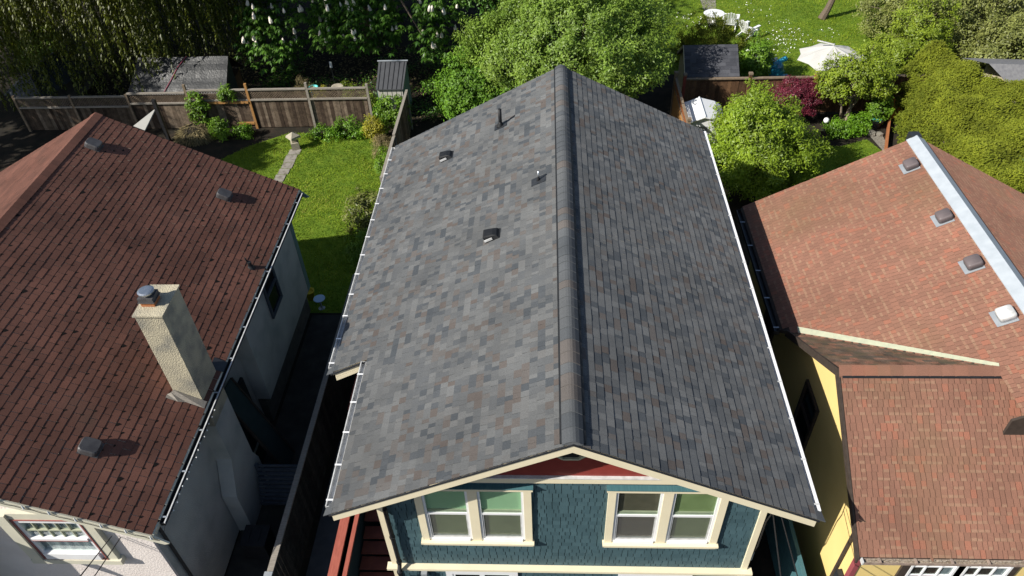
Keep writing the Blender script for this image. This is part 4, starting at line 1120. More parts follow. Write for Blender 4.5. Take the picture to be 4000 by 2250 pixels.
p0, p1 = Vector(gr[0][10]), Vector(gr[10][12]); tag(MB().tube([Vector(gr[0][9]) + Vector((0, -.03, .02)), Vector(gr[3][10]) + Vector((0, 0, .035)), Vector(gr[7][11]) + Vector((.05, 0, .035)), Vector(gr[10][13]) + Vector((0, 0, .03))], .016, 6).build('rope', M['rope']), 'pink rope tied across the black tarpaulin roof', 'rope')

ms = thing('shed', 'small resin shed with a dark ribbed roof by the end of the lattice fence', 'shed', (-6.95, 23, 0))
ex0, ex1 = at(945, 226, 1.5).x, at(1013, 228, 1.5).x; tx0, tx1 = at(950, 163, 2.15).x, at(1020, 165, 2.15).x
b = MB()
b.prism([(ex0, 22.35, 1.5), (ex1, 22.35, 1.5), (tx1, 23.6, 2.15), (tx0, 23.6, 2.15)], (0, 0, -.04))
b.build('roof', M['ribbed'], ms)
b = MB()
for i in range(6):
    s = (i + .5) / 6; a = Vector((ex0 + (ex1 - ex0) * s, 22.35, 1.508)); c = Vector((tx0 + (tx1 - tx0) * s, 23.6, 2.158)); b.beam(a, c, .022, .02, (0, 0, 1))
b.build('roof_rib', M['black_pot'], ms)
b = MB(); b.box(ex0 + .06, ex1 - .05, 22.42, 22.46, 0, 1.47); b.build('front_wall', M['pale_panel'], ms)
b = MB()
for i in range(5): xx = ex0 + .25 + i * .2; b.box(xx, xx + .012, 22.412, 22.419, .05, 1.44)
b.build('wall_groove', M['black_pot'], ms)
b = MB(); b.prism([(ex1 - .05, 22.465, 0), (ex1 - .05, 22.465, 1.47), (ex1 - .05, 23.58, 2.08), (ex1 - .05, 23.9, 1.9), (ex1 - .05, 23.9, 0)], (.05, 0, 0)); b.box(ex0 + .06, ex1 - .052, 23.85, 23.9, 0, 1.9); b.box(ex0 + .02, ex0 + .058, 22.465, 23.85, 0, 1.45); b.build('side_wall', M['greyteal'], ms)
b = MB(); b.tube([(tx0 - .05, 23.62, 2.19), (tx1 + .05, 23.62, 2.19)], .035, 8); b.build('ridge_tube', M['grey_metal'], ms)

bs = thing('shed', 'cream shed with a black shingled roof behind the right board fence', 'shed', (7.2, 23.5, 0))
ax0, ax1 = at(1722, 193, 1.62).x, at(1860, 191, 1.62).x; bx0, bx1 = at(1712, 119, 2.5).x, at(1858, 114, 2.5).x
fy, my = 22.75, 23.95
b = MB()
U = Vector((ax1 - ax0, 0, 0)).normalized(); V_ = Vector((0, fy - my, 1.62 - 2.5)).normalized(); sl_ = math.hypot(fy - my, .88)
shingles(b, (ax0, my, 2.5), U, V_, (0, -V_.z, V_.y) if V_.y > 0 else (0, V_.z, -V_.y), 9, sl_ / 9, lambda v: (0, ax1 - ax0), (.2, .33), (.006, .01), lambda: random.random())
b.build('shingles', M['black_shingle'], bs)
b = MB(); b.prism([(ax0 + .01, fy + .02, 1.60), (ax0 + .01, my, 2.48), (ax0 + .01, 2 * my - fy, 1.60), (ax0 + .01, 2 * my - fy, 1.54), (ax0 + .01, my, 2.42), (ax0 + .01, fy + .02, 1.54)][::-1], (ax1 - ax0 - .02, 0, 0)); b.build('roof', M['dark_metal'], bs)
b = MB(); b.prism([(ax0 + .12, fy + .12, 0), (ax0 + .12, fy + .12, 1.56), (ax0 + .12, my, 2.40), (ax0 + .12, 2 * my - fy - .12, 1.56), (ax0 + .12, 2 * my - fy - .12, 0)][::-1], (ax1 - ax0 - .24, 0, 0)); b.build('wall', M['beige'], bs)
b = MB(); b.beam((ax0 - .0, fy + .02, 1.60), (ax0 - .0, my, 2.46), .03, .10, (0, 0, 1)); b.beam((ax0 - .0, 2 * my - fy, 1.60), (ax0 - .0, my, 2.46), .03, .10, (0, 0, 1)); b.box(ax0, ax1, fy - .03, fy + .015, 1.50, 1.60); b.build('fascia', M['beige'], bs)

ws = thing('playhouse', 'small white plastic shed with a shallow gable roof by the side fence', 'shed', (5.9, 20.2, 0))
w0, w1, wr = 5.12, 6.62, 5.72; y0, y1 = 19.35, 20.95; ze, zt = 1.42, 1.66
b = MB()
b.prism([(w0, y0, ze), (wr, y0, zt), (wr, y0, zt - .04), (w0, y0, ze - .04)][::-1], (0, y1 - y0, 0))
b.prism([(wr, y0, zt), (w1 - .25, y0, ze + .06), (w1, y0, ze - .1), (w1, y0, ze - .14), (w1 - .25, y0, ze + .02), (wr, y0, zt - .04)][::-1], (0, y1 - y0, 0))
b.build('roof', M['white_plastic'], ws)
b = MB(); b.box(wr - .02, wr + .03, y0, y1, zt + .002, zt + .03); b.build('roof_ridge', M['white_plastic'], ws)
b = MB(); b.prism([(w0 + .1, y0 + .1, 0), (w0 + .1, y0 + .1, ze - .02), (wr, y0 + .1, zt - .05), (w1 - .2, y0 + .1, ze - .02), (w1 - .2, y0 + .1, 0)][::-1], (0, y1 - y0 - .2, 0)); b.build('wall', M['white_plastic'], ws)
b = MB(); b.box(w0 + .3, w0 + .75, y0 + .085, y0 + .097, .1, 1.2); b.build('door', M['grey_metal'], ws)

gh = thing('garage', 'dark slate hip-roofed garage half hidden under the willow at far left', 'garage', (-24, 24, 0))
b = MB()
A1 = at(75, 185, 1.95); T1 = at(150, 124, 1.95); e1 = at(8, 240, 1.0); e2 = at(112, 252, 1.0); dd = T1 - A1
e3 = e2 + dd + Vector((.5, 1.2, 0)); e4 = e1 + dd + Vector((-.5, 1.2, 0))
b.add([e1, e2, e3, e4, A1, T1], [(0, 1, 4), (1, 2, 5, 4), (2, 3, 5), (3, 0, 4, 5), (3, 2, 1, 0)])
r_ = b.build('roof', M['slate'], gh)
b = MB(); b.beam(A1 + Vector((0, 0, .02)), T1 + Vector((0, 0, .02)), .12, .04); b.beam(A1 + Vector((0, 0, .02)), e2 + Vector((0, 0, .03)), .1, .04); b.build('ridge_cap', M['dark_metal'], r_)
b = MB(); b.prism([e1 + Vector((.3, .3, -1.0)), e2 + Vector((-.3, .3, -1.0)), e3 + Vector((-.3, -.3, -1.0)), e4 + Vector((.3, -.3, -1.0))], (0, 0, .98)); b.build('wall', M['foundation'], gh)

gr_ = thing('garage', 'grey shingled outbuilding with a pale green gutter behind the cedar hedge at far right', 'garage', (19, 22, 0))
p0, p1 = at(2488, 160, 2.6), at(2600, 172, 2.6); q0, q1 = at(2530, 205, 2.0), at(2620, 222, 2.0)
b = MB(); q0.y = min(q0.y, p0.y - .8)
b.add([p0, p1 + Vector((3, 0, 0)), q1 + Vector((3, 0, 0)), q0, p0 + Vector((0, 2, -.7)), p1 + Vector((3, 2, -.7))], [(0, 3, 2, 1), (0, 1, 5, 4)])
b.build('roof', mat('light_slate', (.22, .22, .225), (.16, .16, .17), 9, .85), gr_)
b = MB(); b.beam(q0 + Vector((0, -.05, -.06)), q1 + Vector((3, -.05, -.06)), .12, .14); b.build('gutter', mat('mint', (.25, .48, .30), (.20, .40, .25), 4, .5), gr_)
b = MB(); b.prism([(q0.x + .3, q0.y + .2, 0), (q1.x + 3, q1.y + .2, 0), (q1.x + 3, p0.y + 1.8, 0), (q0.x + .3, p0.y + 1.8, 0)], (0, 0, 1.85)); b.build('wall', M['beige'], gr_)

# ------------------------------------------------------------------ things in the yards
ln = thing('stone_lantern', 'pale stone garden lantern at the end of the stepping path', 'lantern', (-10.95, 20.12, 0))
b = MB(); b.m = frame((-10.95, 20.12, 0), (.9, .3, 0), (-.3, .9, 0), (0, 0, 1)); b.box(-.17, .17, -.17, .17, .02, .34); b.build('pedestal', M['stone'], ln)
b = MB(); b.m = frame((-10.95, 20.12, 0), (.9, .3, 0), (-.3, .9, 0), (0, 0, 1)); b.box(-.10, .10, -.10, .10, .341, .56); b.build('light_box', M['stone'], ln)
b = MB(); b.m = frame((-10.95, 20.12, 0), (.64, .70, 0), (-.70, .64, 0), (0, 0, 1)); b.add([(-.24, -.24, .56), (.24, -.24, .56), (.24, .24, .56), (-.24, .24, .56), (-.22, -.22, .64), (.22, -.22, .64), (.22, .22, .64), (-.22, .22, .64), (0, 0, .80)], [(3, 2, 1, 0), (0, 1, 5, 4), (1, 2, 6, 5), (2, 3, 7, 6), (3, 0, 4, 7), (4, 5, 8), (5, 6, 8), (6, 7, 8), (7, 4, 8)]); b.build('cap', M['stone'], ln)

pc = at(783, 752, .15); t = thing('garden_bin', 'yellow plastic garden tub against the stucco wall in the dark passage', 'bin', pc)
b = MB(); b.lathe(pc, [(.10, 0), (.15, .32), (.17, .33), (.17, .36), (.14, .36), (.13, .30), (.02, .28)], 16); b.build('tub', M['yellow_plastic'], t, True)
b = MB(); b.tube([pc + Vector((-.15, 0, .34)), pc + Vector((-.08, 0, .46)), pc + Vector((.08, 0, .46)), pc + Vector((.15, 0, .34))], .012, 6); b.build('handle', M['yellow_plastic'], t)
pc = at(803, 751, .42); t = thing('round_table', 'small round pale blue table top standing out in the dark side yard', 'table', (pc.x, pc.y, 0))
b = MB(); b.lathe((pc.x, pc.y, .40), [(.17, 0), (.185, .01), (.185, .025), (.17, .03), (.02, .03)], 24); b.build('tabletop', M['pale_blue'], t)
b = MB(); b.lathe((pc.x, pc.y, 0), [(.12, 0), (.03, .04), (.025, .398)], 12); b.build('leg', M['grey_metal'], t)

p = at(792, 228, .0); p = Vector((-10.4, 24.0, 0)); p = at(793, 238, .0)
t = thing('plant_pot', 'turquoise plant pot among the shrubs behind the lattice fence', 'pot', p)
b = MB(); b.lathe(p, [(.14, 0), (.20, .34), (.22, .35), (.22, .40), (.18, .40), (.17, .33), (.02, .32)], 16); b.build('pot', M['cyan_pot'], t, True)
b = MB(); b.lathe(p + Vector((0, 0, .325)), [(.165, 0), (.01, .01)], 12); b.build('soil', M['soil'], t)
p = at(856, 250, 0); t = thing('birdbath', 'pale shallow birdbath basin on a stem behind the lattice fence', 'birdbath', p)
b = MB(); b.lathe(p + Vector((0, 0, .55)), [(.05, 0), (.26, .08), (.28, .12), (.24, .12), (.05, .06)], 20); b.build('basin', M['stone'], t, True)
b = MB(); b.lathe(p, [(.16, 0), (.06, .08), (.05, .55)], 12); b.build('stem', M['stone'], t)
p = at(843, 215, 0); t = thing('garden_stake', 'thin garden stake with a white tag above the lattice fence', 'stake', p)
b = MB(); b.tube([p, p + Vector((0, 0, 1.0))], .012, 5); b.build('stake', M['grey_wood'], t); b = MB(); b.box(p.x - .06, p.x + .06, p.y - .01, p.y + .01, .9, 1.2); b.build('tag', M['white_plastic'], t)

bl = thing('leaning_board', 'whitewashed triangular board leaning in front of the shaded left fence', 'board', (-16.7, 20.4, 0))
a_, c_, d_ = at(391, 273, 1.55), at(335, 317, .95), at(364, 328, .75)
b = MB(); b.prism([a_, c_, d_], (.02, .03, -.02)); b.build('board', M['white_cloth'], bl)
b = MB(); b.beam((a_.x + .05, a_.y, 0), (a_.x + .05, a_.y, 1.95), .14, .14, (0, 1, 0)); b.build('post', M['black_pot'], bl)
mo = at(495, 345, 0); t = thing('grass_mound', 'dry straw-coloured mound of clippings at the shady edge of the left lawn', 'grass mound', mo)
g = np.random.default_rng(8); n = 2600; d = unit(g.normal(size=(n, 3))); d[:, 2] = abs(d[:, 2]); P_ = np.array(mo) + d * np.array([.75, .6, .55]); D = unit(d * np.array([.8, .8, .1]) + np.array([0, -.1, -.45]) + g.normal(size=(n, 3)) * .25); N = unit(d + g.normal(size=(n, 3)) * .3)
L = g.uniform(.18, .38, n); fast_mesh('straw', leaf_quads(P_, N, D, L, L * .09), 4, np.clip(g.normal(.5, .25, n), 0, 1), M['straw'], t)
b = MB(); b.lathe(mo, [(.7, 0), (.62, .28), (.35, .48), (.02, .54)], 14); b.build('core', M['soil'], t)

# umbrella, chair, toys
um = at(2094, 146, 1.95); t = thing('patio_umbrella', 'open off-white patio umbrella over the back right lawn', 'umbrella', (um.x, um.y, 0))
b = MB(); RR = 1.5; n = 8; hub = um + Vector((.05, .30, .40)); rim = []
for i in range(n):
    a = 2 * math.pi * (i + .1) / n; rim.append(um + Vector((RR * math.cos(a), RR * math.sin(a) * .98, 0)))
for i in range(n):
    p, q = rim[i], rim[(i + 1) % n]; m1 = (p + q) / 2 + (um - (p + q) / 2) * .07 + Vector((0, 0, .02)); 
    hp = hub.lerp(p, .5) + Vector((0, 0, .03)); hq = hub.lerp(q, .5) + Vector((0, 0, .03)); hm = hub.lerp(m1, .5) - Vector((0, 0, .01))
    b.add([hub, hp, hm, hq, p, m1, q], [(0, 1, 2), (0, 2, 3), (1, 4, 5, 2), (2, 5, 6, 3)])
b.build('canopy', M['white_cloth'], t)
b = MB()
for p in rim: b.beam(hub - Vector((0, 0, .04)), p + Vector((0, 0, -.02)), .02, .02)
b.build('ribs', M['grey_metal'], t)
b = MB(); b.tube([(hub.x, hub.y, 0), hub + Vector((0, 0, .1))], .025, 10); b.build('pole', M['grey_metal'], t)
b = MB(); b.lathe((hub.x, hub.y, 0), [(.3, 0), (.3, .06), (.05, .1)], 16); b.build('base', M['black_pot'], t)
b = MB(); b.beam(hub + Vector((0, 0, .06)), hub + Vector((-.62, .35, .10)), .05, .04); b.build('arm', M['white_metal'], t)

def chair(name, label, loc, rz_, group):
    t = thing(name, label, 'chair', (0, 0, 0), group)
    def bx(n_, f): b = MB(); f(b); b.build(n_, M['white_plastic'], t)
    bx('seat', lambda b: [b.beam((-.26 + .002, -.30 + i * .095, .36 - i * .018), (.26, -.30 + i * .095, .36 - i * .018), .085, .022) for i in range(6)])
    bx('backrest', lambda b: [b.beam((-.21 + i * .105, .20, .27), (-.27 + i * .135, .58, 1.02 - .03 * abs(i - 2)), .095, .022, (0, 1, 0)) for i in range(5)])
    for s in (-1, 1):
        bx('armrest', lambda b: b.prism([(s * .28, .34, .55), (s * .40, .30, .55), (s * .42, -.40, .57), (s * .27, -.40, .57)][::(1 if s < 0 else -1)], (0, 0, .03)))
        bx('leg', lambda b: b.beam((s * .33, -.34, 0), (s * .33, -.34, .565), .05, .12, (0, 1, 0)))
        bx('leg', lambda b: b.beam((s * .29, -.36, .34), (s * .29, .52, .03), .04, .12, (0, 0, 1)))
    t.location = loc; t.rotation_euler = (0, 0, rz_); BASE[t.name] = Vector(loc)
    return t
c0 = chair('garden_chair', 'white slatted garden chair facing the umbrella at the top edge of the lawn', Vector((9.05, 31.4, 0)), R(165), 'white garden chairs on the back lawn')
copy_tree(c0, Vector((9.75, 30.3, 0)), 'white slatted garden chair nearest the flowering shrub on the back lawn', 'white garden chairs on the back lawn', R(130))
p = at(1797, 33, .62); t = thing('round_table', 'white round garden table beside the grey strip of paving at the top of the lawn', 'table', (p.x, p.y, 0))
b = MB(); b.lathe((p.x, p.y, .60), [(.52, 0), (.54, .015), (.52, .03), (.02, .035)], 24); b.build('tabletop', M['white_plastic'], t)
b = MB(); b.lathe((p.x, p.y, 0), [(.26, 0), (.05, .05), (.04, .598)], 12); b.build('leg', M['white_plastic'], t)

bp = at(1946, 188, 0); t = thing('blue_bundle', 'glossy dark blue plastic bundle lying on the grass behind the fence', 'plastic bundle', bp)
b = MB(); g2 = random.Random(6); vs = []; 
prof_ = [(.05, 0), (.36, .03), (.40, .25), (.34, .5), (.22, .68), (.05, .74)]
b.lathe(bp, prof_, 14)
b.v = [(x + g2.uniform(-.06, .06), y + g2.uniform(-.06, .06), max(0, z + g2.uniform(-.05, .05))) for x, y, z in b.v]
b.build('bundle', M['blue_film'], t)
b = MB(); b.tube([bp + Vector((.1, .05, .6)), bp + Vector((.48, .18, .72))], [.10, .12], 12); b.build('roll', M['sky_blue'], t)
b = MB(); b.prism([bp + Vector((-.05, -.42, .02)), bp + Vector((.65, -.3, .02)), bp + Vector((.6, -.05, .02)), bp + Vector((.1, -.1, .02))], (0, 0, .04)); b.build('flap', M['blue_film'], t)

p = at(2240, 306, 0); t = thing('slide', 'orange plastic play slide half hidden by the cedar hedge', 'slide', p)
b = MB(); b.prism([p + Vector((-.25, .1, .05)), p + Vector((.35, .1, .05)), p + Vector((.55, .9, .75)), p + Vector((-.05, .9, .75))], (0, 0, .04)); b.build('chute', M['orange'], t)
b = MB(); b.beam(p + Vector((-.28, .05, .12)), p + Vector((-.08, .9, .86)), .06, .14); b.beam(p + Vector((.38, .05, .12)), p + Vector((.58, .9, .86)), .06, .14); b.build('side_rail', M['yellow_plastic'], t)
b = MB(); b.box(p.x - .05, p.x + .5, p.y + .9, p.y + 1.3, 0, .74); b.build('steps', M['red_trim'], t)
b = MB(); a_ = at(2222, 345, .25); c_ = at(2238, 300, .25); tag(b.beam((12.95, 19.2, .12), (14.0, 21.9, .12), .08, .24).build('timber_edging', M['copper_clay']), 'orange-brown timber edging board along the foot of the cedar hedge', 'edging')
p = at(2197, 320, 0); t = thing('plant_pot', 'black tub with a turquoise lid by the stones of the right yard', 'pot', p)
b = MB(); b.lathe(p, [(.22, 0), (.28, .30), (.30, .31), (.30, .34), (.25, .34)], 18); b.build('tub', M['black_pot'], t)
b = MB(); b.lathe(p + Vector((.04, .05, .345)), [(.2, 0), (.2, .03), (.02, .05)], 16); b.build('lid', M['cyan_pot'], t)
p = at(2072, 328, 0); t = thing('garden_globe', 'white globe garden light beside the lime green bush', 'garden light', p)
b = MB(); b.lathe(p + Vector((0, 0, .35)), [(.02, 0), (.09, .04), (.12, .12), (.09, .20), (.02, .24)], 16); b.build('globe', M['white_plastic'], t, True)
b = MB(); b.lathe(p, [(.08, 0), (.03, .03), (.025, .36)], 10); b.build('stem', M['black_pot'], t)
g2 = random.Random(12)
ROCKS = ['round grey rock in the bed below the multi-stem maple', 'flat grey rock at the edge of the right lawn', 'tilted grey rock beside the black tub', 'pale rock nearest the cedar hedge foot', 'small dark rock under the maple stems', 'long grey rock on the gravel strip']
for i, (u, v) in enumerate(((2098, 322), (2140, 333), (2180, 330), (2212, 340), (2150, 318), (2190, 338))):
    p = at(u, v, 0); b = MB(); s = g2.uniform(.14, .26)
    b.lathe(p, [(s * .8, -.02), (s, s * .25), (s * .8, s * .6), (s * .3, s * .75)], 9)
    b.v = [(x + g2.uniform(-.03, .03), y + g2.uniform(-.03, .03), z) for x, y, z in b.v]
    tag(b.build('rock', M['gravel'], base=p), ROCKS[i], 'rock', 'rocks edging the right yard')

# ------------------------------------------------------------------ cables and string lights
def cable(name, label, pts, r=.008, sag=.25):
    a, c = Vector(pts[0]), Vector(pts[1]); L_ = [a.lerp(c, t) - Vector((0, 0, sag * 4 * t * (1 - t))) for t in [i / 14 for i in range(15)]]
    return tag(MB().tube(L_, r, 6).build(name, M['wire']), label, 'cable')
cable('service_cable', 'thin paired service cable leaving the left gable wall, left strand', ((-8.62, .26, 3.78), (-11.5, -9.0, 4.6)), .007)
cable('service_cable', 'thin service cable just right of its twin below the left gable', ((-8.60, .26, 3.80), (-11.35, -9.0, 4.6)), .007)
cable('service_cable', 'thick black service cable fixed beside the left bungalow window', ((-8.46, .26, 3.74), (-10.6, -9.0, 4.3)), .011)
cable('service_cable', 'black cable dropping from the right front corner of the teal wall, inner strand', ((3.52, .42, 4.75), (2.9, -9, 4.0)), .012)
cable('service_cable', 'black cable dropping from the right front corner of the teal wall, outer strand', ((3.62, .42, 4.80), (4.3, -9, 4.0)), .010)
tag(MB().tube([(3.50, .43, 5.05), (3.53, .40, 4.6), (3.50, .43, 4.3), (3.52, .45, 3.4), (3.55, .6, 2.8)], .014, 6).build('cable_loop', M['wire']), 'bundle of cables clipped down the right corner board', 'cable')
sl1 = thing('string_lights', 'string of white bulbs clipped along the front rake of the brown roof', 'string lights', (-9, -.08, 5))
pts = []; 
for i in range(40):
    x = -12.3 + i * (LE + .1 + 12.3) / 39; pts.append((x, LY0 - .055, lz(x) - .05 - .035 * abs(math.sin(i * 1.7))))
MB().tube(pts, .006, 4).build('wire', M['wire'], sl1)
for i in range(2, 40, 3):
    p = Vector(pts[i]); b = MB(); b.lathe(p + Vector((0, -.005, .015)), [(.018, 0), (.02, .03), (.012, .08), (.003, .11)], 8); b.build('bulb', M['bulb'], sl1)
sl2 = thing('string_lights', 'string of small white lights hanging off the right gutter of the brown roof', 'string lights', (-7.3, 1.5, 4.3))
pts = [(LE + .118 + .01 * math.sin(i * 2.3), .0 + i * .083, LEZ - .04 - .03 * abs(math.sin(i * 1.3))) for i in range(36)]
MB().tube(pts, .006, 4).build('wire', M['wire'], sl2)
for i in range(6, 36, 2):
    p = Vector(pts[i]) + Vector((.012 + .012 * (i % 3), 0, -.01)); b = MB(); b.rbox; b.box(p.x - .010, p.x + .010, p.y - .010, p.y + .010, p.z - .013, p.z + .013); b.build('bulb', M['bulb'], sl2)

# ------------------------------------------------------------------ trees and shrubs
tree('apple_tree', 'broad apple tree in full light green leaf behind the ridge of the grey roof', 'tree', (.9, 22.6, 0),
     [((.5, 22.3, 3.5), (3.8, 3.1, 2.2), 900), ((-1.6, 22.6, 3.0), (2.4, 2.2, 1.7), 260), ((2.7, 21.8, 2.9), (1.9, 2.1, 1.6), 260), ((1.0, 24.5, 4.6), (3.2, 2.4, 1.9), 380)],
     'leaf_apple', 62, .34, (.09, .15), .42, .17, 21, droop=.5, m='pale_bark', nl=26, top=(.9, 22.4, 2.4))
tree('laurel_bush', 'glossy dark green laurel filling the corner left of the apple tree', 'bush', (-3.5, 22.7, 0),
     [((-3.5, 22.4, 1.35), (1.9, 1.3, 1.5), 480), ((-2.3, 21.9, 1.0), (1.5, 1.0, 1.1), 240)], 'leaf_laurel', 46, .30, (.10, .16), .45, .06, 31, low=-.8, droop=.5, multi=3, nl=12)
tree('dark_tree', 'dark broadleaf tree standing in shade between the chestnut and the apple tree', 'tree', (-3.4, 28.2, 0),
     [((-3.4, 28, 4.4), (2.6, 2.0, 2.6), 420), ((-1.6, 29, 3.4), (2.2, 2.0, 2.0), 260)], 'leaf_chestnut', 56, .36, (.10, .17), .5, .18, 33)
# horse chestnut with candles
ct = thing('chestnut_tree', 'horse chestnut with white flower candles over the dark back garden', 'tree', (-9.4, 29.6, 0))
ELS = [((-9.4, 29.0, 6.2), (6.6, 4.4, 4.4), 440), ((-13.0, 25.6, 2.5), (1.3, 1.2, 1.4), 50), ((-9.4, 25.8, 3.1), (1.6, 1.5, 1.4), 66), ((-7.6, 25.9, 2.7), (1.0, 1.0, 1.1), 30), ((-5.6, 25.8, 2.9), (1.0, 1.2, 1.6), 46), ((-10.6, 26.8, 4.2), (3.6, 2.0, 1.6), 90)]
cl, oc = ell_clumps(ELS, 41, .6, -.75)
g = np.random.default_rng(42)
# palmate sprays: seven drooping leaflets from one point
sp = 7; per = 7
C = np.repeat(cl, sp, 0); C = C + g.normal(size=C.shape) * np.array([.24, .24, .18])
n = len(C) * per
Cc = np.repeat(C, per, 0); ang = np.tile(np.arange(per) * 2 * math.pi / per, len(C)) + np.repeat(g.random(len(C)) * 6.28, per)
D = unit(np.stack([np.cos(ang), np.sin(ang), -.75 + g.normal(0, .25, n)], 1)); N = unit(np.stack([np.cos(ang) * .6, np.sin(ang) * .6, np.ones(n)], 1) + g.normal(size=(n, 3)) * .15)
L = g.uniform(.17, .30, n); val = np.clip(np.repeat(g.normal(.5, .2, len(C)), per) + g.normal(0, .1, n), 0, 1)
fast_mesh('crown', leaf_quads(Cc, N, D, L, L * .36), 4, val, M['leaf_chestnut'], ct)
make_trunk(ct, (-9.4, 29.6, 0), (-9.4, 29.2, 5.2), .32, cl, 34, 'bark', 43)
front = cl[(cl[:, 1] < 28.6) & (cl[:, 2] > 1.6) & (cl[:, 2] < 5.6)]
d_ = front[:, 2] - front[:, 1] * .3
sc_ = front[:, 1] - front[:, 2] * .35
front = front[np.argsort(sc_)][:260]
pick = front[np.random.default_rng(5).permutation(len(front))][:98]
bb = MB(); prof = [(.045, 0), (.095, .05), (.085, .15), (.055, .26), (.014, .35)]
bb.lathe((0, 0, 0), prof, 7)
g2 = random.Random(3); bb.v = [(x + g2.uniform(-.012, .012), y + g2.uniform(-.012, .012), z) for x, y, z in bb.v]
proto = None
for p in pick:
    q = Vector(p) + Vector((0, -.12, .22))
    if proto is None:
        proto = bb.build('flower_candle', M['petal'], base=(0, 0, 0)); o = proto
    else:
        o = proto.copy(); COL.objects.link(o)
    o.parent = ct; o.location = q - BASE[ct.name]; o.scale = [g2.uniform(.6, 1.0)] * 3; o.rotation_euler = (g2.uniform(-.25, .25), g2.uniform(-.25, .25), 0)

# weeping willow: long hanging strands
wt = thing('willow_tree', 'large weeping willow hanging over the top left corner', 'tree', (-22.6, 30.5, 0))
g = np.random.default_rng(61); P_, N_, D_, L_, V_ = [], [], [], [], []
ns = 1700; roots = []
for i in range(ns):
    a = g.random() * 6.28; r = 7.6 * g.random() ** .5
    x = -21.2 + r * math.cos(a) * 1.0; y = 27.6 + r * math.sin(a) * .66
    top = 12.6 - .06 * r * r + g.normal(0, .6); bot = max(.5, 1.5 + g.normal(0, 1.0) + .10 * (7 - r) + max(0, x + 17) * .5)
    if g.random() < .35: bot = top - g.uniform(2, 4)
    ln_ = top - bot; k = int(ln_ / .11); z = top - np.arange(k) * .11
    sway = np.cumsum(g.normal(0, .012, (k, 2)), 0); th = np.linspace(0, 1, k)
    out = np.array([math.cos(a), math.sin(a)])
    xy = np.array([x, y]) + sway + out * (.6 * np.sqrt(th))[:, None]
    roots.append((x, y, top))
    P_.append(np.column_stack([xy, z]));
    V_.append(np.clip(g.normal(.45, .15) + g.normal(0, .12, k), 0, 1))
P_ = np.concatenate(P_); V_ = np.concatenate(V_); n = len(P_)
P_ = np.repeat(P_, 2, 0); V_ = np.repeat(V_, 2); n = len(P_)
a = g.random(n) * 6.28
D_ = unit(np.stack([np.cos(a) * .75, np.sin(a) * .75, -np.ones(n)], 1)); N_ = unit(np.stack([np.cos(a), np.sin(a), .4 * np.ones(n)], 1))
L_ = g.uniform(.12, .22, n); fast_mesh('strands', leaf_quads(P_, N_, D_, L_, L_ * .34), 4, V_, M['leaf_willow'], wt)
cl, oc = ell_clumps([((-18.2, 21.6, 10.6), (4.2, 3.0, 1.5), 130), ((-24, 24, 11.5), (5, 4, 1.6), 160)], 63, .3, -1)  # leaf masses added above the view, shaped to shade the chestnut
V, val = blob_leaves(cl, .5, 60, (.16, .28), .3, np.repeat(oc, 60, 0), .5, .6, .8, 64)
fast_mesh('crown', V, 4, val, M['leaf_willow'], wt)
make_trunk(wt, (-22.6, 30.5, 0), (-22.2, 29.5, 8.5), .45, np.array(roots), 30, 'bark', 62)
tree('dark_tree', 'dark leafy tree filling the background behind the willow strands', 'tree', (-24, 34.5, 0), [((-24, 34, 3.6), (5, 2.4, 3.4), 420), ((-17, 35, 3.4), (4, 2.2, 3.2), 320)], 'leaf_chestnut', 44, .5, (.14, .24), .5, .25, 65)
tree('dark_tree', 'dark leafy tree in deep shade behind the white-flowering chestnut', 'tree', (-9, 34.5, 0), [((-9.5, 34.5, 3.2), (5, 2.4, 3.2), 420), ((-3, 35, 3.4), (3.5, 2.2, 3.2), 260)], 'leaf_chestnut', 44, .5, (.14, .24), .5, .25, 66)
# tall trees out to the left whose shade falls on the back gardens
for i, (x, y, z, r) in enumerate(((-33, 17, 8.5, 4.2), (-35, 25, 9, 4.8), (-23.2, 14.6, 6.2, 1.8))):
    tree('tall_tree', ['tall broadleaf tree left of the bungalow shading the lattice fence', 'tall broadleaf tree beyond the left garage shading the willow', 'slim broadleaf tree close beside the left end of the brown roof'][i], 'tree', (x, y, 0),
         [((x, y, z), (r, r, r * 1.1), 380)], 'leaf_chestnut', 36, .6, (.22, .36), .6, .25, 70 + i)

tree('lime_bush', 'lime green round bush-like tree between the grey roof and the right lawn', 'tree', (7.4, 17.2, 0),
     [((7.15, 16.8, 1.75), (2.0, 1.9, 1.6), 560), ((7.9, 18.0, 1.6), (1.3, 1.2, 1.2), 150), ((6.6, 18.3, 2.2), (.8, .8, .8), 70), ((7.4, 18.6, 2.4), (.6, .6, .9), 50), ((5.7, 16.0, 1.3), (.8, .9, 1.0), 70), ((8.6, 16.6, 1.2), (.8, .9, 1.0), 70), ((7.0, 17.4, 3.1), (.5, .5, .6), 24), ((6.3, 17.0, 2.8), (.4, .4, .7), 18), ((8.0, 17.6, 2.8), (.45, .45, .7), 18)],
     'leaf_lime', 56, .28, (.09, .15), .36, .10, 81, low=-.7, droop=.55, multi=4, nl=20)
tree('maple_tree', 'multi-stemmed yellow-green maple in front of the right board fence', 'tree', (12.1, 21.9, 0),
     [((12.1, 21.7, 2.1), (1.45, .9, .8), 110), ((11.2, 21.6, 1.5), (.8, .6, .6), 50), ((12.4, 22.0, 2.8), (.55, .45, .65), 22), ((13.0, 21.6, 1.5), (.7, .5, .55), 36), ((11.8, 21.7, 2.4), (.9, .6, .45), 36)],
     'leaf_maple', 42, .24, (.08, .13), .45, .10, 83, droop=.5, m='pale_bark', multi=5, nl=30, top=(12.15, 21.85, 1.2))
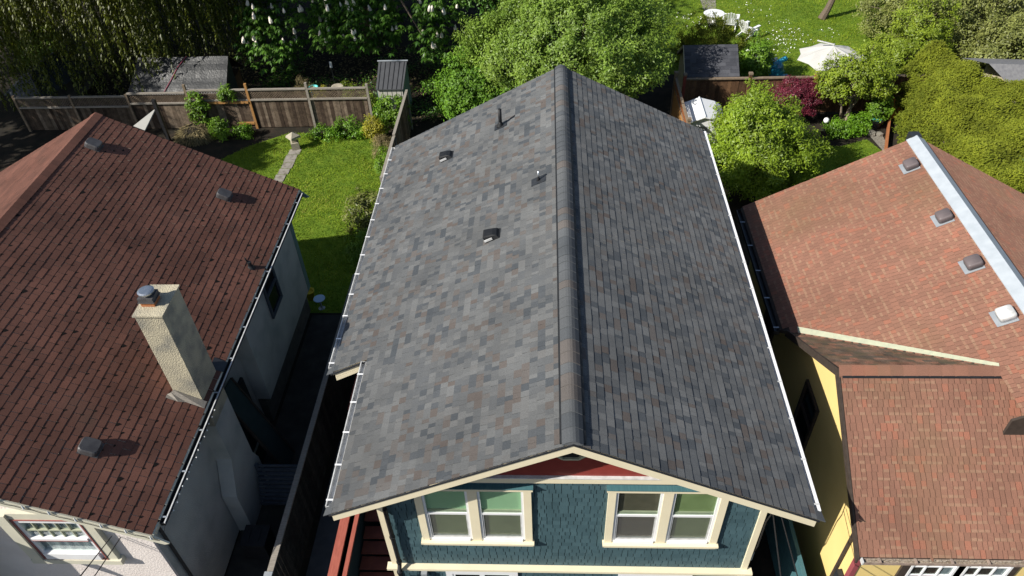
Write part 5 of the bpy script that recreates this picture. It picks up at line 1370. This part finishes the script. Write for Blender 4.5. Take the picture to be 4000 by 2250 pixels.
tree('garden_tree', 'loose green tree just behind the right end of the board fence', 'tree', (14.8, 25.0, 0),
     [((15.6, 25.2, 1.7), (1.5, 1.2, 1.3), 200), ((14.7, 24.0, 1.4), (.9, .7, .9), 70), ((16.2, 26.0, 2.4), (1.3, 1.0, 1.2), 100)], 'leaf_maple', 42, .28, (.08, .13), .48, .09, 85, low=-.8, droop=.4, nl=18, multi=3)
tree('red_maple', 'small dark red maple shrub in front of the right board fence', 'tree', (9.85, 21.9, 0),
     [((9.85, 21.8, 1.15), (.95, .7, .75), 260)], 'leaf_red', 60, .17, (.05, .09), .35, .04, 87, low=-.8, droop=.6, multi=2, nl=8)
tree('leaning_tree', 'slim leaning tree on the far lawn at the top right', 'tree', (14.0, 32.3, 0),
     [((16.5, 33.4, 5.2), (3.0, 2.4, 1.9), 260)], 'leaf_olive', 40, .34, (.10, .16), .5, .17, 89, nl=12, top=(15.2, 32.9, 3.6))
ch_ = thing('cedar_hedge', 'large clipped yellow-green cedar hedge along the right side', 'hedge', (15.0, 19, 0))
g = np.random.default_rng(91); HP = [(13.0, 12.6), (13.0, 17.2), (14.6, 23.6), (16.0, 23.6), (16.5, 20.4), (18.6, 19.4), (20.5, 18.6), (20.5, 12.6)]
x = g.uniform(13, 20.5, 9000); y = g.uniform(12.6, 23.6, 9000); k = inpoly(x, y, HP); x, y = x[k], y[k]
def edge_d(x, y, P):
    d = np.full(len(x), 9.0)
    for i in range(len(P)):
        a = np.array(P[i]); b_ = np.array(P[(i + 1) % len(P)]); e_ = b_ - a; t = np.clip(((x - a[0]) * e_[0] + (y - a[1]) * e_[1]) / (e_ @ e_), 0, 1)
        d = np.minimum(d, np.hypot(x - a[0] - t * e_[0], y - a[1] - t * e_[1]))
    return d
dd = edge_d(x, y, HP)
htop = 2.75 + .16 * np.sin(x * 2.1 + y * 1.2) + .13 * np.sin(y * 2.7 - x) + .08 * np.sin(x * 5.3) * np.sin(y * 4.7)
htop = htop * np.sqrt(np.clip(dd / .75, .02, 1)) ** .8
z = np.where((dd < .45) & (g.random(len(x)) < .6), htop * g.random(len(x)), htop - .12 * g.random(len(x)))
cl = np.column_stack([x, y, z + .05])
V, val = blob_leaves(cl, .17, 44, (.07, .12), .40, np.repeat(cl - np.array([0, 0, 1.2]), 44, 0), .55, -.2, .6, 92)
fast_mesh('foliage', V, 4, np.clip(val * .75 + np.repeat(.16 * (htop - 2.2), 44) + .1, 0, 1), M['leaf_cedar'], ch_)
b = MB()
for i in range(9):
    xx, yy = 15.2 + .2 * (i % 3), 13.4 + i * 1.0; b.tube([(xx, yy, 0), (xx + .05, yy, 1.2), (xx, yy + .05, 2.2)], [.08, .06, .02], 6)
b.build('trunk', M['bark'], ch_)
tree('shrub_mass', 'large olive green shrubbery filling the top right corner', 'shrub', (19, 28, 0),
     [((18.2, 27.6, 1.6), (2.6, 2.0, 1.9), 380), ((21.0, 27.2, 1.9), (2.8, 2.2, 2.2), 380), ((17.2, 30.2, 1.4), (2.2, 2.0, 1.6), 260), ((20.8, 31, 1.8), (3.4, 2.4, 2.2), 380), ((19.6, 24.6, 1.3), (2.0, 1.6, 1.6), 240)],
     'leaf_olive', 44, .34, (.09, .15), .5, .12, 93, low=-.7, droop=.3, multi=4, nl=20)
shrub('rhododendron', 'pale-tipped rhododendron behind the back edge of the orange-red roof', 'shrub', (14.3, 14.6, 0), (1.5, 1.0, 2.3), 170, 'leaf_rhodo', 34, .26, (.13, .22), .33, 95, droop=.2)
shrub('juniper', 'upright dark juniper clump behind the black-roofed shed', 'shrub', (7.1, 26.1, 0), (1.9, .8, 2.5), 260, 'leaf_juniper', 60, .2, (.09, .16), .2, 97, droop=-1.2)
rb = shrub('rose_bush', 'green bush with a few white blooms right of the black-roofed shed', 'shrub', (8.95, 25.3, 0), (.75, .7, 1.9), 130, 'leaf_green', 40, .22, (.08, .13), .5, 99, droop=.4)
g2 = random.Random(4)
for (u, v, z) in ((1884, 93, 1.2), (1921, 121, .9), (1930, 118, .95), (1888, 66, .8), (1852, 60, 1.4)):
    p = at(u, v, z); p = Vector((p.x, min(p.y, 25.6), p.z))
    b = MB()
    for k in range(5): q = p + Vector((g2.uniform(-.1, .1), g2.uniform(-.1, .1), g2.uniform(-.06, .06))); b.lathe(q, [(.02, 0), (.07, .03), (.05, .08), (.01, .09)], 6)
    b.build('bloom', M['white_petal'], rb)

SH = [('climbing_shrub', 'leafy climber on the lattice fence right of the leaning board', (-15.35, 21.62, 0), (.5, .28, 1.75), 60, 'leaf_green', .08, .13),
      ('climbing_shrub', 'clump of vine leaves spilling over the lattice below the tarpaulin eave', (-14.0, 21.80, 1.25), (.5, .2, .75), 30, 'leaf_green', .08, .13),
      ('garden_plant', 'leafy plant growing from the end of the straw mound', (-14.4, 21.0, 0), (.5, .35, .85), 50, 'leaf_green', .07, .12),
      ('garden_plant', 'small leafy plant in front of the new timber rail', (-13.5, 21.1, 0), (.4, .3, .55), 36, 'leaf_fern', .06, .11),
      ('garden_plant', 'low green border plant right of the stone lantern', (-9.9, 20.9, 0), (.75, .4, .45), 60, 'leaf_fern', .06, .11),
      ('garden_plant', 'tall green border plant in front of the lattice fence end', (-8.7, 21.0, 0), (.75, .45, .8), 70, 'leaf_fern', .07, .12),
      ('garden_shrub', 'bright green shrub in front of the pale shed wall', (-6.95, 21.45, 0), (.7, .5, 1.45), 110, 'leaf_green', .09, .15),
      ('flowering_shrub', 'yellow flowering shrub by the end of the lattice fence', (-7.65, 20.6, 0), (.45, .38, 1.05), 60, 'leaf_yellow', .06, .10),
      ('garden_shrub', 'pale straggly shrub below the yellow flowers', (-7.1, 19.6, 0), (.55, .6, .75), 60, 'straw', .08, .14),
      ('garden_shrub', 'green shrub along the short board fence', (-6.75, 18.5, 0), (.4, .9, .7), 60, 'leaf_green', .07, .12),
      ('garden_shrub', 'olive shrub beside the left eave of the grey roof', (-6.85, 14.6, 0), (.75, .9, 1.35), 100, 'leaf_olive', .08, .14),
      ('garden_shrub', 'dark shrub in the shade under the left eave of the grey roof', (-6.7, 12.9, 0), (.6, .8, .9), 60, 'leaf_green', .07, .12),
      ('garden_plant', 'bare reddish shrub by the turquoise pot', (-11.4, 24.1, 0), (.5, .4, 1.0), 30, 'straw', .07, .14),
      ('garden_plant', 'green plant with yellow flowers beside the turquoise pot', (-10.7, 24.0, 0), (.35, .3, .75), 26, 'leaf_yellow', .05, .09),
      ('sapling', 'upright green sapling behind the lattice near the birdbath', (-9.2, 23.4, 0), (.3, .25, 1.3), 30, 'leaf_maple', .06, .10),
      ('sapling', 'upright green sapling next to the small ribbed-roof shed', (-8.35, 23.2, 0), (.32, .25, 1.2), 30, 'leaf_maple', .06, .10),
      ('fern', 'bright green low fern clump at the foot of the maple stems', (11.7, 20.75, 0), (.75, .5, .5), 90, 'leaf_fern', .07, .13),
      ('fern', 'bright green taller clump right of the maple stems', (12.35, 21.0, 0), (.5, .4, .65), 60, 'leaf_fern', .07, .13),
      ('garden_shrub', 'vivid green upright shrub against the right board fence', (13.3, 21.6, 0), (.5, .45, 1.35), 90, 'leaf_green', .08, .13),
      ('garden_shrub', 'green shrub in the corner of the board fence behind the red maple', (8.9, 21.9, 0), (.5, .4, .8), 40, 'leaf_fern', .07, .12)]
for i, (n_, l_, ps, r_, k_, m_, s0, s1) in enumerate(SH):
    shrub(n_, l_, n_.split('_')[-1], ps, r_, k_, m_, 36, .17, (s0, s1), .45 if m_ != 'straw' else .12, 110 + i, droop=.3)

# ------------------------------------------------------------------ grass
def grass(name, P, dens, hgt, seed, skip=()):
    g = np.random.default_rng(seed); xs = [p[0] for p in P]; ys = [p[1] for p in P]
    A = (max(xs) - min(xs)) * (max(ys) - min(ys)); n = int(A * dens)
    x = g.uniform(min(xs), max(xs), n); y = g.uniform(min(ys), max(ys), n)
    k = inpoly(x, y, P)
    for (a, b_, c, d) in skip: k &= ~((x > a) & (x < b_) & (y > c) & (y < d))
    x, y = x[k], y[k]; n = len(x)
    patch = .5 + .5 * np.sin(x * 1.7 + 1.3 * np.sin(y * .9)) * np.sin(y * 1.9 + np.sin(x * 2.3))
    a = g.random(n) * 6.28; lean = g.uniform(.3, 1.1, n)
    D = unit(np.stack([np.cos(a) * lean, np.sin(a) * lean, np.ones(n)], 1)); N = unit(np.stack([np.cos(a), np.sin(a), -lean], 1) + g.normal(size=(n, 3)) * .2)
    L = hgt * g.uniform(.5, 1.2, n) * (.7 + .6 * patch); wear = np.sin(x * .7 + 2 * np.sin(y * .45)) * np.sin(y * .8 + 1.1 * np.sin(x * .5)); val = np.clip(.28 + .3 * patch + .22 * wear + g.normal(0, .22, n), 0, 1)
    V = leaf_quads(np.stack([x, y, np.full(n, .004)], 1), N, D, L, g.uniform(.012, .024, n))
    return tag(fast_mesh(name, V, 4, val, M['grass']), kind='stuff')
grass('grass', LAWN_L, 620, .085, 1, [(-11.25, -10.75, 17.2, 20)])
grass('grass', [(1.8, 27.2), (12.6, 24.6), (16.2, 24.6), (19, 29), (19, 37), (3, 37)], 330, .10, 2)
grass('grass', LAWN_R, 500, .075, 3)
grass('grass', LAWN_W, 150, .12, 4)
g = np.random.default_rng(77); pts = []
for (u, v, k, s) in ((1955, 100, 60, .7), (1990, 80, 50, .8), (1975, 118, 40, .5), (1725, 50, 30, .4), (1760, 60, 30, .35), (2085, 82, 26, .4), (1935, 45, 25, .8), (2010, 100, 30, .6), (1880, 20, 20, .8)):
    c = at(u, v, 0); p = np.column_stack([c.x + g.normal(0, s * .6, k), c.y + g.normal(0, s, k), g.uniform(.05, .10, k)]); pts.append(p)
pts = np.concatenate(pts); n = len(pts); a = g.random(n) * 6.28
D = unit(np.stack([np.cos(a), np.sin(a), g.uniform(.2, .9, n)], 1)); N = unit(np.stack([-np.cos(a) * .5, -np.sin(a) * .5, np.ones(n)], 1)); L = g.uniform(.04, .07, n)
tag(fast_mesh('daisies', leaf_quads(pts, N, D, L, L), 4, np.full(n, .5), M['white_petal']), kind='stuff')
# fallen leaves and low weeds on the shaded soil
g = np.random.default_rng(78); n = 9000
x = g.uniform(-24, -3, n); y = g.uniform(22.2, 30, n); a = g.random(n) * 6.28
D = unit(np.stack([np.cos(a), np.sin(a), g.uniform(-.1, .4, n)], 1)); N = unit(np.stack([g.normal(0, .3, n), g.normal(0, .3, n), np.ones(n)], 1)); L = g.uniform(.06, .16, n)
tag(fast_mesh('leaf_litter', leaf_quads(np.stack([x, y, np.full(n, .02)], 1), N, D, L, L * .5), 4, np.clip(g.normal(.45, .25, n), 0, 1), M['straw']), kind='stuff')
g = np.random.default_rng(79); n = 7000
cx = g.uniform(-14, -3.6, 60); cy = g.uniform(22.6, 28, 60); i_ = g.integers(0, 60, n)
x = cx[i_] + g.normal(0, .35, n); y = np.maximum(cy[i_] + g.normal(0, .35, n), 22.1); a = g.random(n) * 6.28
D = unit(np.stack([np.cos(a), np.sin(a), g.uniform(.1, .8, n)], 1)); N = unit(np.stack([g.normal(0, .4, n), g.normal(0, .4, n), np.ones(n)], 1)); L = g.uniform(.08, .18, n)
tag(fast_mesh('ground_cover', leaf_quads(np.stack([x, y, g.uniform(.02, .3, n)], 1), N, D, L, L * .45), 4, np.clip(g.normal(.4, .25, n), 0, 1), M['leaf_chestnut']), kind='stuff')
